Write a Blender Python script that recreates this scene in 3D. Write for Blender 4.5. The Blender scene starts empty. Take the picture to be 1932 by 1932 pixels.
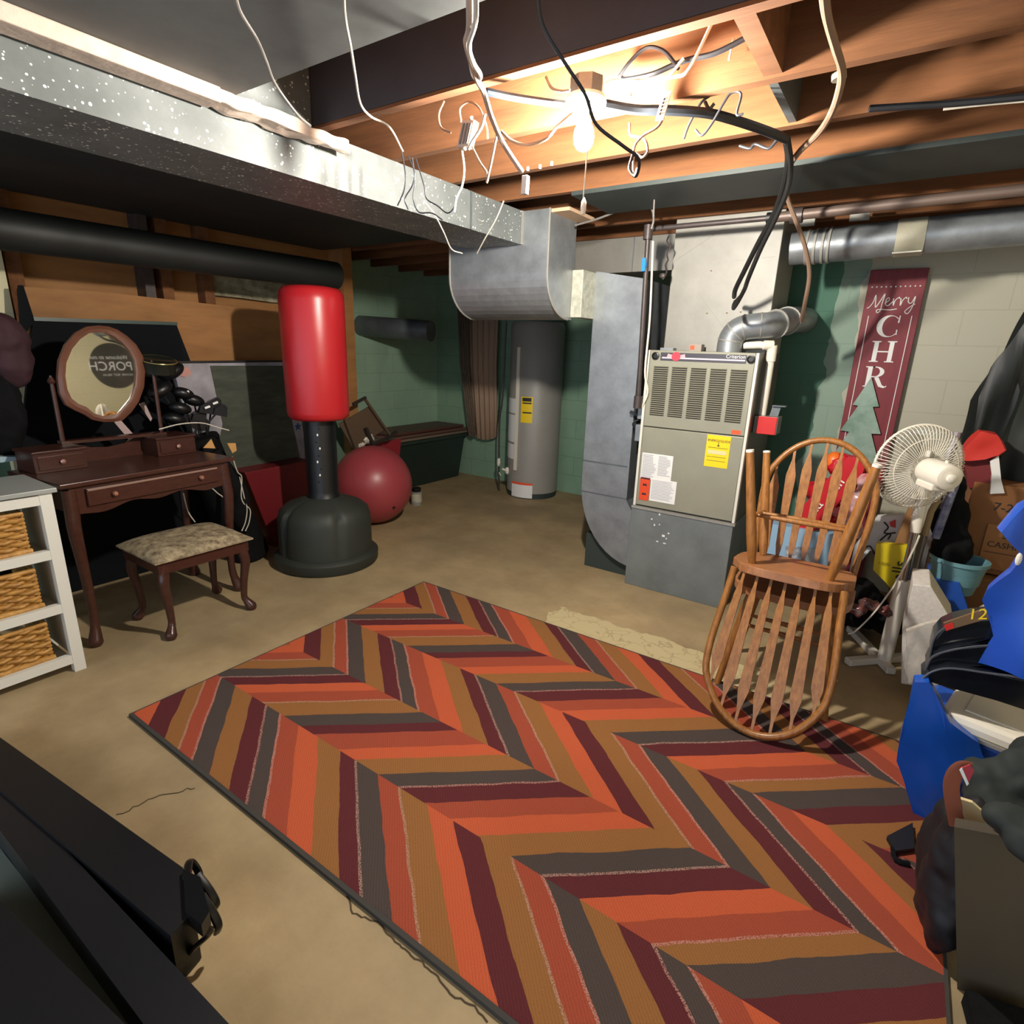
import bpy, bmesh, math, random
from mathutils import Vector, Matrix, noise
random.seed(7)
C = bpy.context.scene.collection
sc = bpy.context.scene
PI = math.pi
# ------------------------------------------------------------ camera
F = 1063.0
PT, RO, YA = math.radians(16.15), math.radians(1.905), math.radians(33.89)
H = 1.5
fw = Vector((-math.sin(YA)*math.cos(PT), math.cos(YA)*math.cos(PT), -math.sin(PT)))
r0 = Vector((math.cos(YA), math.sin(YA), 0)); u0 = r0.cross(fw)
cr = r0*math.cos(RO)+u0*math.sin(RO); cu = -r0*math.sin(RO)+u0*math.cos(RO)
CAM = Vector((0, 0, H))
cd = bpy.data.cameras.new('camera'); cam = bpy.data.objects.new('camera', cd); C.objects.link(cam)
M = Matrix((cr, cu, -fw)).transposed().to_4x4(); M.translation = CAM
cam.matrix_world = M
cd.sensor_width = 36; cd.lens = 36*F/1932; cd.clip_start = .02; cd.clip_end = 60
sc.camera = cam
# ------------------------------------------------------------ world, exposure
w = bpy.data.worlds.new('world'); sc.world = w; w.use_nodes = True
w.node_tree.nodes['Background'].inputs[0].default_value = (.62, .72, .85, 1)
w.node_tree.nodes['Background'].inputs[1].default_value = 1.6  # ambient fill added to lift the shade, enters through the room's open rear
sc.view_settings.view_transform = 'Standard'; sc.view_settings.look = 'None'
sc.view_settings.gamma = 1; sc.view_settings.exposure = 0.4
BULB = 2850.0          # emission strength of the bare bulb (built with its lamp holder)

# ------------------------------------------------------------ sight-line helpers: where on a real plane a point lies
def ray(x, y): return cr*((x-966)/F) - cu*((y-966)/F) + fw
def PZ(x, y, z=0.0): d = ray(x, y); return CAM + d*((z-H)/d.z)
def PY(x, y, Y): d = ray(x, y); return CAM + d*(Y/d.y)
def PX(x, y, X): d = ray(x, y); return CAM + d*(X/d.x)
def PP(x, y, o, n): d = ray(x, y); o = Vector(o); n = Vector(n); return CAM + d*((o-CAM).dot(n)/d.dot(n))

# ------------------------------------------------------------ materials
def lin(h):
    h = h.lstrip('#'); v = [int(h[i:i+2], 16)/255 for i in (0, 2, 4)]
    return tuple(((c/12.92) if c <= .04045 else ((c+.055)/1.055)**2.4) for c in v)+(1,)
MC = {}
def mat(name, col, rough=.6, metal=0., var=.0, scale=8., bump=.0, bscale=60., col2=None, stretch=None, spec=.5, alpha=None, emit=0):
    if name in MC: return MC[name]
    m = bpy.data.materials.new(name); m.use_nodes = True; nt = m.node_tree; N = nt.nodes; L = nt.links
    b = N['Principled BSDF']; c = lin(col) if isinstance(col, str) else col
    b.inputs['Base Color'].default_value = c; b.inputs['Roughness'].default_value = rough; b.inputs['Metallic'].default_value = metal
    b.inputs['Specular IOR Level'].default_value = spec
    tc = N.new('ShaderNodeTexCoord'); src = tc.outputs['Object']
    if stretch:
        mp = N.new('ShaderNodeMapping'); mp.inputs['Scale'].default_value = stretch; L.new(src, mp.inputs[0]); src = mp.outputs[0]
    if var or col2:
        n = N.new('ShaderNodeTexNoise'); n.inputs['Scale'].default_value = scale; n.inputs['Detail'].default_value = 6; n.inputs['Roughness'].default_value = .65
        L.new(src, n.inputs['Vector'])
        r = N.new('ShaderNodeValToRGB'); r.color_ramp.elements[0].position = .32; r.color_ramp.elements[1].position = .68
        c2 = lin(col2) if col2 else tuple(min(1, x*(1+var)) for x in c[:3])+(1,)
        c1 = c if col2 else tuple(x*(1-var) for x in c[:3])+(1,)
        r.color_ramp.elements[0].color = c1; r.color_ramp.elements[1].color = c2
        L.new(n.outputs['Fac'], r.inputs[0]); L.new(r.outputs[0], b.inputs['Base Color'])
    if bump:
        n2 = N.new('ShaderNodeTexNoise'); n2.inputs['Scale'].default_value = bscale; n2.inputs['Detail'].default_value = 4
        L.new(src, n2.inputs['Vector'])
        bp = N.new('ShaderNodeBump'); bp.inputs['Strength'].default_value = bump; bp.inputs['Distance'].default_value = .01
        L.new(n2.outputs['Fac'], bp.inputs['Height']); L.new(bp.outputs[0], b.inputs['Normal'])
    if alpha is not None: b.inputs['Alpha'].default_value = alpha
    if emit:
        b.inputs['Emission Color'].default_value = c; b.inputs['Emission Strength'].default_value = emit
    MC[name] = m; return m
def nodes_of(m): return m.node_tree.nodes, m.node_tree.links, m.node_tree.nodes['Principled BSDF']

# ------------------------------------------------------------ mesh builder
def V(*a): return Vector(a)
def cat(pts, n=6):
    P = [Vector(p) for p in pts]
    if len(P) < 3: return P
    out = []; Q = [P[0]*2-P[1]]+P+[P[-1]*2-P[-2]]
    for i in range(1, len(Q)-2):
        a, b, c, d = Q[i-1:i+3]
        for k in range(n):
            t = k/n
            out.append(.5*((2*b)+(c-a)*t+(2*a-5*b+4*c-d)*t*t+(3*b-a-3*c+d)*t**3))
    out.append(P[-1]); return out
def crumple(mb, cuts=3, amp=.01, sc_=(14, 14, 14), seed=0, passes=1):
    bmesh.ops.triangulate(mb.bm, faces=mb.bm.faces)
    for _ in range(passes): bmesh.ops.subdivide_edges(mb.bm, edges=mb.bm.edges, cuts=cuts, use_grid_fill=True)
    for v in mb.bm.verts:
        c = Vector((v.co.x*sc_[0], v.co.y*sc_[1], v.co.z*sc_[2]))
        v.co += noise.noise_vector(c+Vector((seed, seed, seed)))*amp
    return mb
class MB:
    def __init__(s): s.bm = bmesh.new()
    def face(s, vs):
        try: return s.bm.faces.new(vs)
        except ValueError: return None
    def frame_box(s, o, u, v, n, a, b, c):
        o, u, v, n = Vector(o), Vector(u)*a, Vector(v)*b, Vector(n)*c
        q = [s.bm.verts.new(o+u*i+v*j+n*k) for k in (0, 1) for j in (0, 1) for i in (0, 1)]
        for f in ((0, 2, 3, 1), (4, 5, 7, 6), (0, 1, 5, 4), (2, 6, 7, 3), (0, 4, 6, 2), (1, 3, 7, 5)): s.face([q[i] for i in f])
        return s
    def box(s, x0, x1, y0, y1, z0, z1):
        return s.frame_box((x0, y0, z0), (1, 0, 0), (0, 1, 0), (0, 0, 1), x1-x0, y1-y0, z1-z0)
    def bar(s, p, q, wd, th, up=(0, 0, 1)):
        p, q = Vector(p), Vector(q); d = q-p; L = d.length; d = d/L; up = Vector(up)
        if abs(d.dot(up)) > .98: up = Vector((0, 1, 0))
        a = d.cross(up).normalized(); b = a.cross(d).normalized()
        return s.frame_box(p-a*wd/2-b*th/2, d, a, b, L, wd, th)
    def tube(s, pts, r, seg=8, n=0, caps=True, flat=None):
        P = cat(pts, n) if n else [Vector(p) for p in pts]
        P = [p for i, p in enumerate(P) if i == 0 or (p-P[i-1]).length > 1e-5]
        if n and isinstance(r, (list, tuple)):
            k = len(r)-1; R = []
            for i in range(len(P)):
                t = i/(len(P)-1)*k; j = min(int(t), k-1); R.append(r[j]+(r[j+1]-r[j])*(t-j))
        elif isinstance(r, (list, tuple)): R = list(r)
        else: R = [r]*len(P)
        rings = []; pa = None
        for i, p in enumerate(P):
            d = (P[min(i+1, len(P)-1)]-P[max(i-1, 0)]).normalized()
            if pa is None:
                up = Vector((0, 0, 1)) if abs(d.z) < .9 else Vector((0, 1, 0)); a = d.cross(up).normalized()
            else: a = (pa-d*pa.dot(d)).normalized()
            pa = a; b = d.cross(a)
            fb = flat if flat else 1
            rings.append([s.bm.verts.new(p+a*(R[i]*math.cos(2*PI*k/seg))+b*(R[i]*fb*math.sin(2*PI*k/seg))) for k in range(seg)])
        for A, B in zip(rings, rings[1:]):
            for k in range(seg): s.face([A[k], A[(k+1) % seg], B[(k+1) % seg], B[k]])
        if caps: s.face(rings[0][::-1]); s.face(rings[-1])
        return s
    def lathe(s, prof, o, ax=(0, 0, 1), seg=32, sx=1, sy=1, ref=None, caps=True):
        ax = Vector(ax).normalized(); o = Vector(o)
        t = Vector(ref) if ref else (Vector((1, 0, 0)) if abs(ax.x) < .9 else Vector((0, 1, 0)))
        a = (t-ax*t.dot(ax)).normalized(); b = ax.cross(a)
        rings = []
        for r, h in prof:
            rings.append([s.bm.verts.new(o+ax*h+a*(r*sx*math.cos(2*PI*k/seg))+b*(r*sy*math.sin(2*PI*k/seg))) for k in range(seg)])
        for A, B in zip(rings, rings[1:]):
            for k in range(seg): s.face([A[k], A[(k+1) % seg], B[(k+1) % seg], B[k]])
        if caps:
            s.face(rings[0][::-1]); s.face(rings[-1])
        return s
    def prism(s, poly, o, u, v, n, t):
        o, u, v, n = Vector(o), Vector(u), Vector(v), Vector(n)
        return s.slab([o+u*x+v*y for x, y in poly], n*t)
    def slab(s, pts, ext):
        ext = Vector(ext); A = [s.bm.verts.new(Vector(p)) for p in pts]; B = [s.bm.verts.new(Vector(p)+ext) for p in pts]
        k = len(A); f1 = s.face(A[::-1]); f2 = s.face(B)
        for i in range(k): s.face([A[i], A[(i+1) % k], B[(i+1) % k], B[i]])
        for f in (f1, f2):
            if f: f.normal_update()
        if k > 4: bmesh.ops.triangulate(s.bm, faces=[f for f in (f1, f2) if f], ngon_method='EAR_CLIP')
        return s
    def ball(s, o, r, seg=24, rot=None):
        if not isinstance(r, (tuple, list)): r = (r, r, r)
        m = Matrix.Translation(Vector(o)) @ (rot.to_4x4() if rot else Matrix()) @ Matrix.Diagonal((r[0], r[1], r[2], 1))
        bmesh.ops.create_uvsphere(s.bm, u_segments=seg, v_segments=max(6, seg//2), radius=1, matrix=m); return s
    def wobble(s, amp, sc_=6., seed=0):
        for v in s.bm.verts:
            v.co += noise.noise_vector(v.co*sc_+Vector((seed, seed*2, 0)))*amp
        return s
    def build(s, name, m, parent=None, smooth=False, bevel=0, sub=0, origin=None):
        bm = s.bm
        bmesh.ops.recalc_face_normals(bm, faces=bm.faces)
        if origin is None:
            if parent: origin = Vector(parent['_o'])
            else:
                xs = [v.co for v in bm.verts]
                lo = [min(c[i] for c in xs) for i in range(3)]; hi = [max(c[i] for c in xs) for i in range(3)]
                origin = Vector(((lo[0]+hi[0])/2, (lo[1]+hi[1])/2, lo[2]))
        origin = Vector(origin)
        bmesh.ops.translate(bm, vec=-origin, verts=bm.verts)
        me = bpy.data.meshes.new(name); bm.to_mesh(me); bm.free()
        o = bpy.data.objects.new(name, me); C.objects.link(o)
        me.materials.append(m)
        if parent: o.parent = parent
        else: o.location = origin
        o['_o'] = tuple(origin)
        if smooth:
            for p in me.polygons: p.use_smooth = True
            try: me.set_sharp_from_angle(angle=math.radians(40))
            except Exception: pass
        if bevel:
            b = o.modifiers.new('bevel', 'BEVEL'); b.width = bevel; b.segments = 2; b.limit_method = 'ANGLE'; b.angle_limit = math.radians(40)
        if sub:
            b = o.modifiers.new('sub', 'SUBSURF'); b.levels = sub; b.render_levels = sub
        return o
def tag(o, label=None, cat_=None, group=None, kind=None):
    if label: o['label'] = label
    if cat_: o['category'] = cat_
    if group: o['group'] = group
    if kind: o['kind'] = kind
    return o
def thing(name, label, cat_, loc, group=None, rz=0):
    o = bpy.data.objects.new(name, None); C.objects.link(o); o.location = loc; o.rotation_euler = (0, 0, rz)
    o.empty_display_size = .05
    o['_o'] = tuple(loc) if rz == 0 else (0, 0, 0)
    return tag(o, label, cat_, group)
def text_mb(s, o, u, v, size, t=.001, shear=0, align='LEFT'):
    cu_ = bpy.data.curves.new('t', 'FONT'); cu_.body = s; cu_.size = 1; cu_.extrude = 0; cu_.shear = shear; cu_.align_x = align; cu_.resolution_u = 3
    ob = bpy.data.objects.new('t', cu_); C.objects.link(ob)
    dg = bpy.context.evaluated_depsgraph_get(); me = bpy.data.meshes.new_from_object(ob.evaluated_get(dg))
    bpy.data.objects.remove(ob); bpy.data.curves.remove(cu_)
    m = MB(); m.bm.from_mesh(me); bpy.data.meshes.remove(me)
    u, v, o = Vector(u).normalized(), Vector(v).normalized(), Vector(o); n = u.cross(v)
    for q in m.bm.verts: q.co = o+u*(q.co.x*size)+v*(q.co.y*size)+n*t
    return m
def organic(name, blobs, m, voxel=.012, disp=.015, dsc=.08, parent=None, smooth_it=6, seed=0):
    mb = MB()
    for b in blobs:
        if len(b) == 3 and isinstance(b[2], (int, float)) is False: mb.ball(b[0], b[1], 16, b[2])
        else: mb.ball(b[0], b[1], 16)
    o = mb.build(name, m, parent)
    r = o.modifiers.new('r', 'REMESH'); r.mode = 'VOXEL'; r.voxel_size = voxel; r.use_smooth_shade = True
    s = o.modifiers.new('s', 'SMOOTH'); s.iterations = smooth_it; s.factor = .5
    if disp:
        t = bpy.data.textures.new(name, 'CLOUDS'); t.noise_scale = dsc; t.noise_depth = 2
        d = o.modifiers.new('d', 'DISPLACE'); d.texture = t; d.strength = disp*2; d.mid_level = .5
        d.texture_coords = 'LOCAL'
    return o
X1, Y1, Z1 = Vector((1, 0, 0)), Vector((0, 1, 0)), Vector((0, 0, 1))

# ------------------------------------------------------------ common materials
m_galv = mat('galvanised', '#8d9296', .42, .55, .18, 9, .05, 40)
m_galv_w = mat('galvanised_bright', '#918f88', .5, .12, .12, 5)
m_galv_d = mat('galvanised_dark', '#6d7376', .5, .5, .25, 5)
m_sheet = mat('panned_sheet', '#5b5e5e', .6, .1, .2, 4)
m_joist = mat('joist_wood', '#80522f', .9, 0, 0, 3, .1, 30, col2='#613c20', stretch=(.6, 6, 6))
m_wood = mat('honey_oak', '#a9733a', .32, 0, 0, 10, 0, 60, col2='#7f4f24', stretch=(8, 8, 1.2))
m_seat = mat('seat_oak', '#ad7850', .35, 0, 0, 6, 0, 60, col2='#8c5a36', stretch=(2, 14, 2))
m_cherry = mat('cherry_wood', '#4a2a22', .28, 0, 0, 7, 0, 60, col2='#3a211a', stretch=(3, 3, 8))
m_white = mat('white_paint', '#d9d7cc', .45)
m_plastic_w = mat('white_plastic', '#e4ded0', .3)
m_black = mat('black_plastic', '#101113', .4, 0, .2, 20)
m_blackc = mat('black_cloth', '#101113', .9, 0, .3, 12, .3, 200, spec=.15)
m_chrome = mat('chrome', '#c0c0c0', .15, 1.)
m_iron = mat('black_iron', '#4a4241', .45, .3, .2, 12)
m_rubber = mat('black_rubber', '#141516', .5)
m_paper = mat('white_paper', '#e6e6e4', .6)
m_ink = mat('dark_ink', '#222326', .6)
m_card = mat('cardboard', '#8a5c36', .8, 0, .1, 5)
m_red = mat('red_paint', '#c8241f', .35)
m_yellow = mat('yellow_label', '#f2cf10', .5)
m_ply = mat('plywood', '#a87643', .7, 0, 0, 3, 0, 30, col2='#8f6238', stretch=(4, .8, 4))

# ============================================================ SETTING
# ---- floor
mf = mat('concrete', '#b09b76', .72, 0, 0, 3.2, .12, 25, col2='#988361')
N, L, B = nodes_of(mf)
tc = N.new('ShaderNodeTexCoord'); sx = N.new('ShaderNodeSeparateXYZ'); L.new(tc.outputs['Object'], sx.inputs[0])
base_link = B.inputs['Base Color'].links[0].from_socket
n2 = N.new('ShaderNodeTexNoise'); n2.inputs['Scale'].default_value = 1.3; n2.inputs['Detail'].default_value = 8; L.new(tc.outputs['Object'], n2.inputs['Vector'])
rr = N.new('ShaderNodeValToRGB'); rr.color_ramp.elements[0].position = .38; rr.color_ramp.elements[0].color = (.82, .82, .83, 1); rr.color_ramp.elements[1].position = .62; rr.color_ramp.elements[1].color = (1.08, 1.06, 1.02, 1)
L.new(n2.outputs['Fac'], rr.inputs[0])
mx = N.new('ShaderNodeMix'); mx.data_type = 'RGBA'; mx.blend_type = 'MULTIPLY'; mx.inputs[0].default_value = 1
L.new(base_link, mx.inputs[6]); L.new(rr.outputs[0], mx.inputs[7])
vo = N.new('ShaderNodeTexVoronoi'); vo.feature = 'DISTANCE_TO_EDGE'; vo.inputs['Scale'].default_value = 9
nd = N.new('ShaderNodeTexNoise'); nd.inputs['Scale'].default_value = 8; L.new(tc.outputs['Object'], nd.inputs['Vector'])
mxv = N.new('ShaderNodeMix'); mxv.data_type = 'RGBA'; mxv.inputs[0].default_value = .18; L.new(tc.outputs['Object'], mxv.inputs[6]); L.new(nd.outputs['Color'], mxv.inputs[7])
L.new(mxv.outputs[2], vo.inputs['Vector'])
vr = N.new('ShaderNodeValToRGB'); vr.color_ramp.elements[0].color = lin('#a8976f'); vr.color_ramp.elements[1].position = .035; vr.color_ramp.elements[1].color = lin('#c6b68b'); L.new(vo.outputs['Distance'], vr.inputs[0])
# pale patch: a rectangle in X,Y with ragged edges
def mth(op, a, b=None, N=N, L=L):
    q = N.new('ShaderNodeMath'); q.operation = op
    for i, s_ in enumerate((a, b)):
        if s_ is None: continue
        if isinstance(s_, (int, float)): q.inputs[i].default_value = s_
        else: L.new(s_, q.inputs[i])
    return q.outputs[0]
ca = PZ(1110, 1157); cb = PZ(1440, 1262)
cx, cy = (ca.x-.03+.02)/2-.15, 0
wn = mth('MULTIPLY', mth('SUBTRACT', nd.outputs['Fac'], .5), .16)
ex = mth('SUBTRACT', .62, mth('ABSOLUTE', mth('ADD', mth('SUBTRACT', sx.outputs['X'], -.87), wn)))
ey = mth('SUBTRACT', .16, mth('ABSOLUTE', mth('ADD', mth('SUBTRACT', sx.outputs['Y'], 2.62), wn)))
mk = mth('GREATER_THAN', mth('MINIMUM', ex, ey), 0)
mx2 = N.new('ShaderNodeMix'); mx2.data_type = 'RGBA'; L.new(mk, mx2.inputs[0]); L.new(mx.outputs[2], mx2.inputs[6]); L.new(vr.outputs[0], mx2.inputs[7])
L.new(mx2.outputs[2], B.inputs['Base Color'])
floor = tag(MB().box(-5, 1.5, -1.6, 5.6, -.1, 0).build('floor', mf, origin=(0, 0, 0)), kind='structure')
m_crack = mat('crack_dirt', '#4a3c28', .9)
for pl in ([(655, 1692), (668, 1724), (698, 1734), (724, 1750), (742, 1774), (765, 1792), (788, 1812), (816, 1832), (832, 1854), (858, 1880), (898, 1900), (928, 1936)], [(222, 1537), (262, 1518), (300, 1502), (345, 1492), (372, 1483)]):
    pts = []
    for a, b in zip(pl, pl[1:]):
        for k in range(4):
            t = k/4; pts.append(PZ(a[0]+(b[0]-a[0])*t+random.uniform(-3, 3), a[1]+(b[1]-a[1])*t+random.uniform(-3, 3), .0005))
    MB().tube(pts, .0028, 5, flat=.25).build('crack', m_crack, floor)
# ---- walls
def wall_mat(name, c1, c2, ax, ramp=None, mort=.25):
    m = mat(name, c1, .75, 0, 0, 1.6, 0, 30, col2=c2)
    N, L, B = nodes_of(m)
    tc = N.new('ShaderNodeTexCoord'); s = N.new('ShaderNodeSeparateXYZ'); L.new(tc.outputs['Object'], s.inputs[0])
    cb_ = N.new('ShaderNodeCombineXYZ'); L.new(s.outputs[ax], cb_.inputs[0]); L.new(s.outputs['Z'], cb_.inputs[1])
    br = N.new('ShaderNodeTexBrick'); br.inputs['Scale'].default_value = 1; br.inputs['Brick Width'].default_value = .40; br.inputs['Row Height'].default_value = .20
    br.inputs['Mortar Size'].default_value = .004; br.inputs['Mortar Smooth'].default_value = .6
    br.inputs['Color1'].default_value = (1, 1, 1, 1); br.inputs['Color2'].default_value = (1, 1, 1, 1); br.inputs['Mortar'].default_value = (1-mort, 1-mort, 1-mort, 1)
    L.new(cb_.outputs[0], br.inputs['Vector'])
    src = B.inputs['Base Color'].links[0].from_socket
    if ramp:
        nn = N.new('ShaderNodeTexNoise'); nn.inputs['Scale'].default_value = 3; nn.inputs['Detail'].default_value = 3; L.new(tc.outputs['Object'], nn.inputs['Vector'])
        a = mth('ADD', s.outputs[ax], mth('MULTIPLY', mth('SUBTRACT', nn.outputs['Fac'], .5, N, L), .3, N, L), N, L)
        mr = N.new('ShaderNodeMapRange'); mr.inputs[1].default_value = -1.2; mr.inputs[2].default_value = .8; L.new(a, mr.inputs[0])
        r = N.new('ShaderNodeValToRGB'); r.color_ramp.interpolation = 'CONSTANT'
        for i, (p, c) in enumerate(ramp):
            e = r.color_ramp.elements[i] if i < 2 else r.color_ramp.elements.new((p+1.2)/2.)
            e.position = (p+1.2)/2.; e.color = lin(c)
        L.new(mr.outputs[0], r.inputs[0]); src = r.outputs[0]
    mx = N.new('ShaderNodeMix'); mx.data_type = 'RGBA'; mx.blend_type = 'MULTIPLY'; mx.inputs[0].default_value = 1
    L.new(src, mx.inputs[6]); L.new(br.outputs['Color'], mx.inputs[7]); L.new(mx.outputs[2], B.inputs['Base Color'])
    n3 = N.new('ShaderNodeTexNoise'); n3.inputs['Scale'].default_value = 55; L.new(tc.outputs['Object'], n3.inputs['Vector'])
    ad = mth('ADD', mth('MULTIPLY', n3.outputs['Fac'], .25, N, L), br.outputs['Color'], N, L)
    bp = N.new('ShaderNodeBump'); bp.inputs['Strength'].default_value = .35; bp.inputs['Distance'].default_value = .008
    L.new(ad, bp.inputs['Height']); L.new(bp.outputs[0], B.inputs['Normal'])
    return m
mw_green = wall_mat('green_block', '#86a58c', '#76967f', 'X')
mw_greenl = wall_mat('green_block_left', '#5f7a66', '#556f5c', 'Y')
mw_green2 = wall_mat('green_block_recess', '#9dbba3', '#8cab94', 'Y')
mw_back = wall_mat('two_tone_block', '#b5ad98', '#a8a08c', 'X', ramp=[(-1.2, '#4d7866'), (-.50, '#8ba293'), (-.33, '#b9b6a4'), (.5, '#bdb4a0')], mort=.12)
mw_cream = wall_mat('cream_block', '#d6cda8', '#cbc29c', 'Y', mort=.1)
tag(MB().box(-5, -1.15, 5.33, 5.5, 0, 2.55).build('wall_back', mw_green, origin=(0, 0, 0)), kind='structure')
tag(MB().box(-1.15, 1.5, 4.35, 4.5, 0, 2.55).build('wall_furnace', mw_back, origin=(0, 0, 0)), kind='structure')
tag(MB().box(-1.15, -1.0, 4.5, 5.5, 0, 2.55).build('wall_alcove', mw_green, origin=(0, 0, 0)), kind='structure')
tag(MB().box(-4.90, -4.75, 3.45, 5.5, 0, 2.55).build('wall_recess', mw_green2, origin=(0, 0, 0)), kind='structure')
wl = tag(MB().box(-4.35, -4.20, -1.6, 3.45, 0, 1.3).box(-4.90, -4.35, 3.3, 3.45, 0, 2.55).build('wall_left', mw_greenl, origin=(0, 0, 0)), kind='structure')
MB().box(-4.40, -4.28, -1.6, 3.45, 1.3, 2.55).build('timber_lining', m_ply, wl)
tag(MB().box(1.3, 1.5, -1.6, 4.35, 0, 2.55).build('wall_right', mw_cream, origin=(0, 0, 0)), kind='structure')
for i, y in enumerate((1.215, 2.02, 2.30)):
    MB().box(-4.28, -4.18, y-.035, y+.035, 1.3, 2.5).build('stud', m_joist, wl)
MB().box(-4.28, -4.16, 1.87, 1.93, 1.3, 2.5).build('dark_conduit_strip', m_iron, wl)
MB().box(-4.3, -4.14, 1.02, 1.16, 0, 2.5).build('cream_post', mw_cream, wl)
MB().box(-4.3, -4.10, 3.42, 3.52, 0, 2.5).build('end_stud', m_ply, wl)
crumple(MB().box(-4.27, -4.22, 2.33, 3.3, 1.80, 1.95), 3, .03, (12, 12, 12)).build('insulation', mat('insulation_paper', '#b0a88c', .8, 0, 0, 14, 0, 30, col2='#6f664c'), wl)
# ---- ceiling
ceil = tag(MB().box(-5, 1.5, -1.6, 5.6, 2.5, 2.56).build('ceiling', mat('subfloor', '#4d3828', .8, 0, .2, 4), origin=(0, 0, 0)), kind='structure')
JY = [1.562+.394*k for k in range(-4, 10)]
for k, y in enumerate(JY):
    MB().box(-4.9 if y < 5 else -4.9, 1.3, y, y+.038, 2.262, 2.5).build('joist', m_joist, ceil)
MB().box(-1.92, 1.3, JY[1]+.04, JY[3]+.04, 2.243, 2.262).build('panned_sheet', m_sheet, ceil)
m_bayshade = mat('painted_bay_shade', '#3a3a40', .8, 0, .15, 3)
MB().box(-2.0, 1.3, JY[4]-.004, JY[4], 2.272, 2.49).box(-2.0, 1.3, JY[3]+.04, JY[4]-.004, 2.485, 2.49).build('bay_shade_sheet', m_bayshade, ceil)  # added dark sheets: shade of the joist face and subfloor put into colour
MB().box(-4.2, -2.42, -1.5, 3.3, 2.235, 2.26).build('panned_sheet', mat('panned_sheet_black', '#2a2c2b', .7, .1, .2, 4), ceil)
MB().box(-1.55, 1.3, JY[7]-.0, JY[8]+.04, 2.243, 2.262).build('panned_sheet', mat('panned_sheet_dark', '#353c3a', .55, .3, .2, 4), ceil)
b = PZ(1445, 90, 2.30)
MB().box(b.x-.02, b.x+.03, JY[4]+.038, JY[5], 2.27, 2.49).build('blocking', m_joist, ceil)
b = PZ(1490, 210, 2.27)
MB().box(b.x-.02, b.x+.005, JY[5]+.038, JY[6], 2.27, 2.49).build('blocking', m_galv_d, ceil)
m_tapew = mat('pinkish_white_tape', '#d9c4b4', .5, 0, .1, 20, .4, 20)
tr = MB().box(-1.985, -1.90, -1.2, 1.15, 2.20, 2.243).build('trim_1', m_tapew, bevel=.004); tag(tr, kind='structure')
t2 = MB()
for k in range(14):
    y = 1.15+k*.037; t2.box(-1.985, -1.915, y, y+.037, 2.205, 2.243)
bmesh.ops.remove_doubles(t2.bm, verts=t2.bm.verts, dist=.0005)
bmesh.ops.subdivide_edges(t2.bm, edges=t2.bm.edges, cuts=2, use_grid_fill=True)
tag(t2.wobble(.016, 16).build('trim_2', m_tapew, bevel=.004), kind='structure')

# ============================================================ DUCTWORK
m_speck = mat('speckled_galvanised', '#7b8080', .55, .15, 0, 6, 0, 30, col2='#666c6c')
N, L, B = nodes_of(m_speck)
tc = N.new('ShaderNodeTexCoord'); vo = N.new('ShaderNodeTexVoronoi'); vo.inputs['Scale'].default_value = 62; L.new(tc.outputs['Object'], vo.inputs['Vector'])
ns = N.new('ShaderNodeTexNoise'); ns.inputs['Scale'].default_value = 30; L.new(tc.outputs['Object'], ns.inputs['Vector'])
lt = mth('LESS_THAN', vo.outputs['Distance'], mth('MULTIPLY', mth('SUBTRACT', ns.outputs['Fac'], .36, N, L), 1.05, N, L), N, L)
src = B.inputs['Base Color'].links[0].from_socket
mx = N.new('ShaderNodeMix'); mx.data_type = 'RGBA'; L.new(lt, mx.inputs[0]); L.new(src, mx.inputs[6]); mx.inputs[7].default_value = lin('#e9ebe4'); L.new(mx.outputs[2], B.inputs['Base Color'])
tk = thing('trunk_duct', 'long speckled galvanised trunk duct running under the joists to the big elbow', 'duct', (-2.2, .9, 2.085))
MB().box(-2.40, -2.0, -1.2, 2.99, 2.085, 2.262).build('duct_body', m_speck, tk)
MB().box(-2.03, -2.0, JY[3]+.042, JY[4]-.006, 2.262, 2.46).build('raised_side', m_speck, tk)
MB().box(-1.998, -1.994, 2.97, 2.99, 2.085, 2.262).build('seam', m_galv_w, tk)
MB().box(-1.998, -1.994, 2.50, 2.51, 2.085, 2.262).build('seam', m_galv_d, tk)
el = thing('elbow_duct', 'big galvanised elbow duct with a rounded underside above the water heater', 'duct', (-2.18, 3.13, 1.69))
prof = [(2.99, 2.262), (2.99, 1.93)]+[(2.99+.27*(1-math.cos(a)), 1.93-.245*math.sin(a)) for a in [PI/2*k/10 for k in range(1, 11)]]+[(3.30, 1.685), (3.30, 2.262)]
MB().slab([(-2.56, y, z) for y, z in prof], (.745, 0, 0)).build('duct_body', m_galv, el)
for xx in (-2.56, -1.83):
    MB().tube([(xx+.012, y-.004, z) for y, z in prof[:12]], .006, 6).build('seam', m_galv_w, el)
MB().box(-1.9, -1.70, 3.0, 3.3, 2.262-.02, 2.262-.002).build('top_flange', mat('tan_flange', '#c9a98b', .6), el)
cn = MB().box(-1.815, -1.74, 3.28, 3.62, 1.70, 1.975).build('connecting_duct', mat('mottled_galvanised', '#b8b8a8', .5, .3, .25, 25), bevel=.002)
tag(cn, 'short mottled pale metal duct joining the big elbow to the tall drop', 'duct')
rd = thing('return_drop', 'tall flat grey sheet metal drop duct with curved bottom left of the furnace', 'duct', (-1.53, 3.7, 0))
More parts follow.
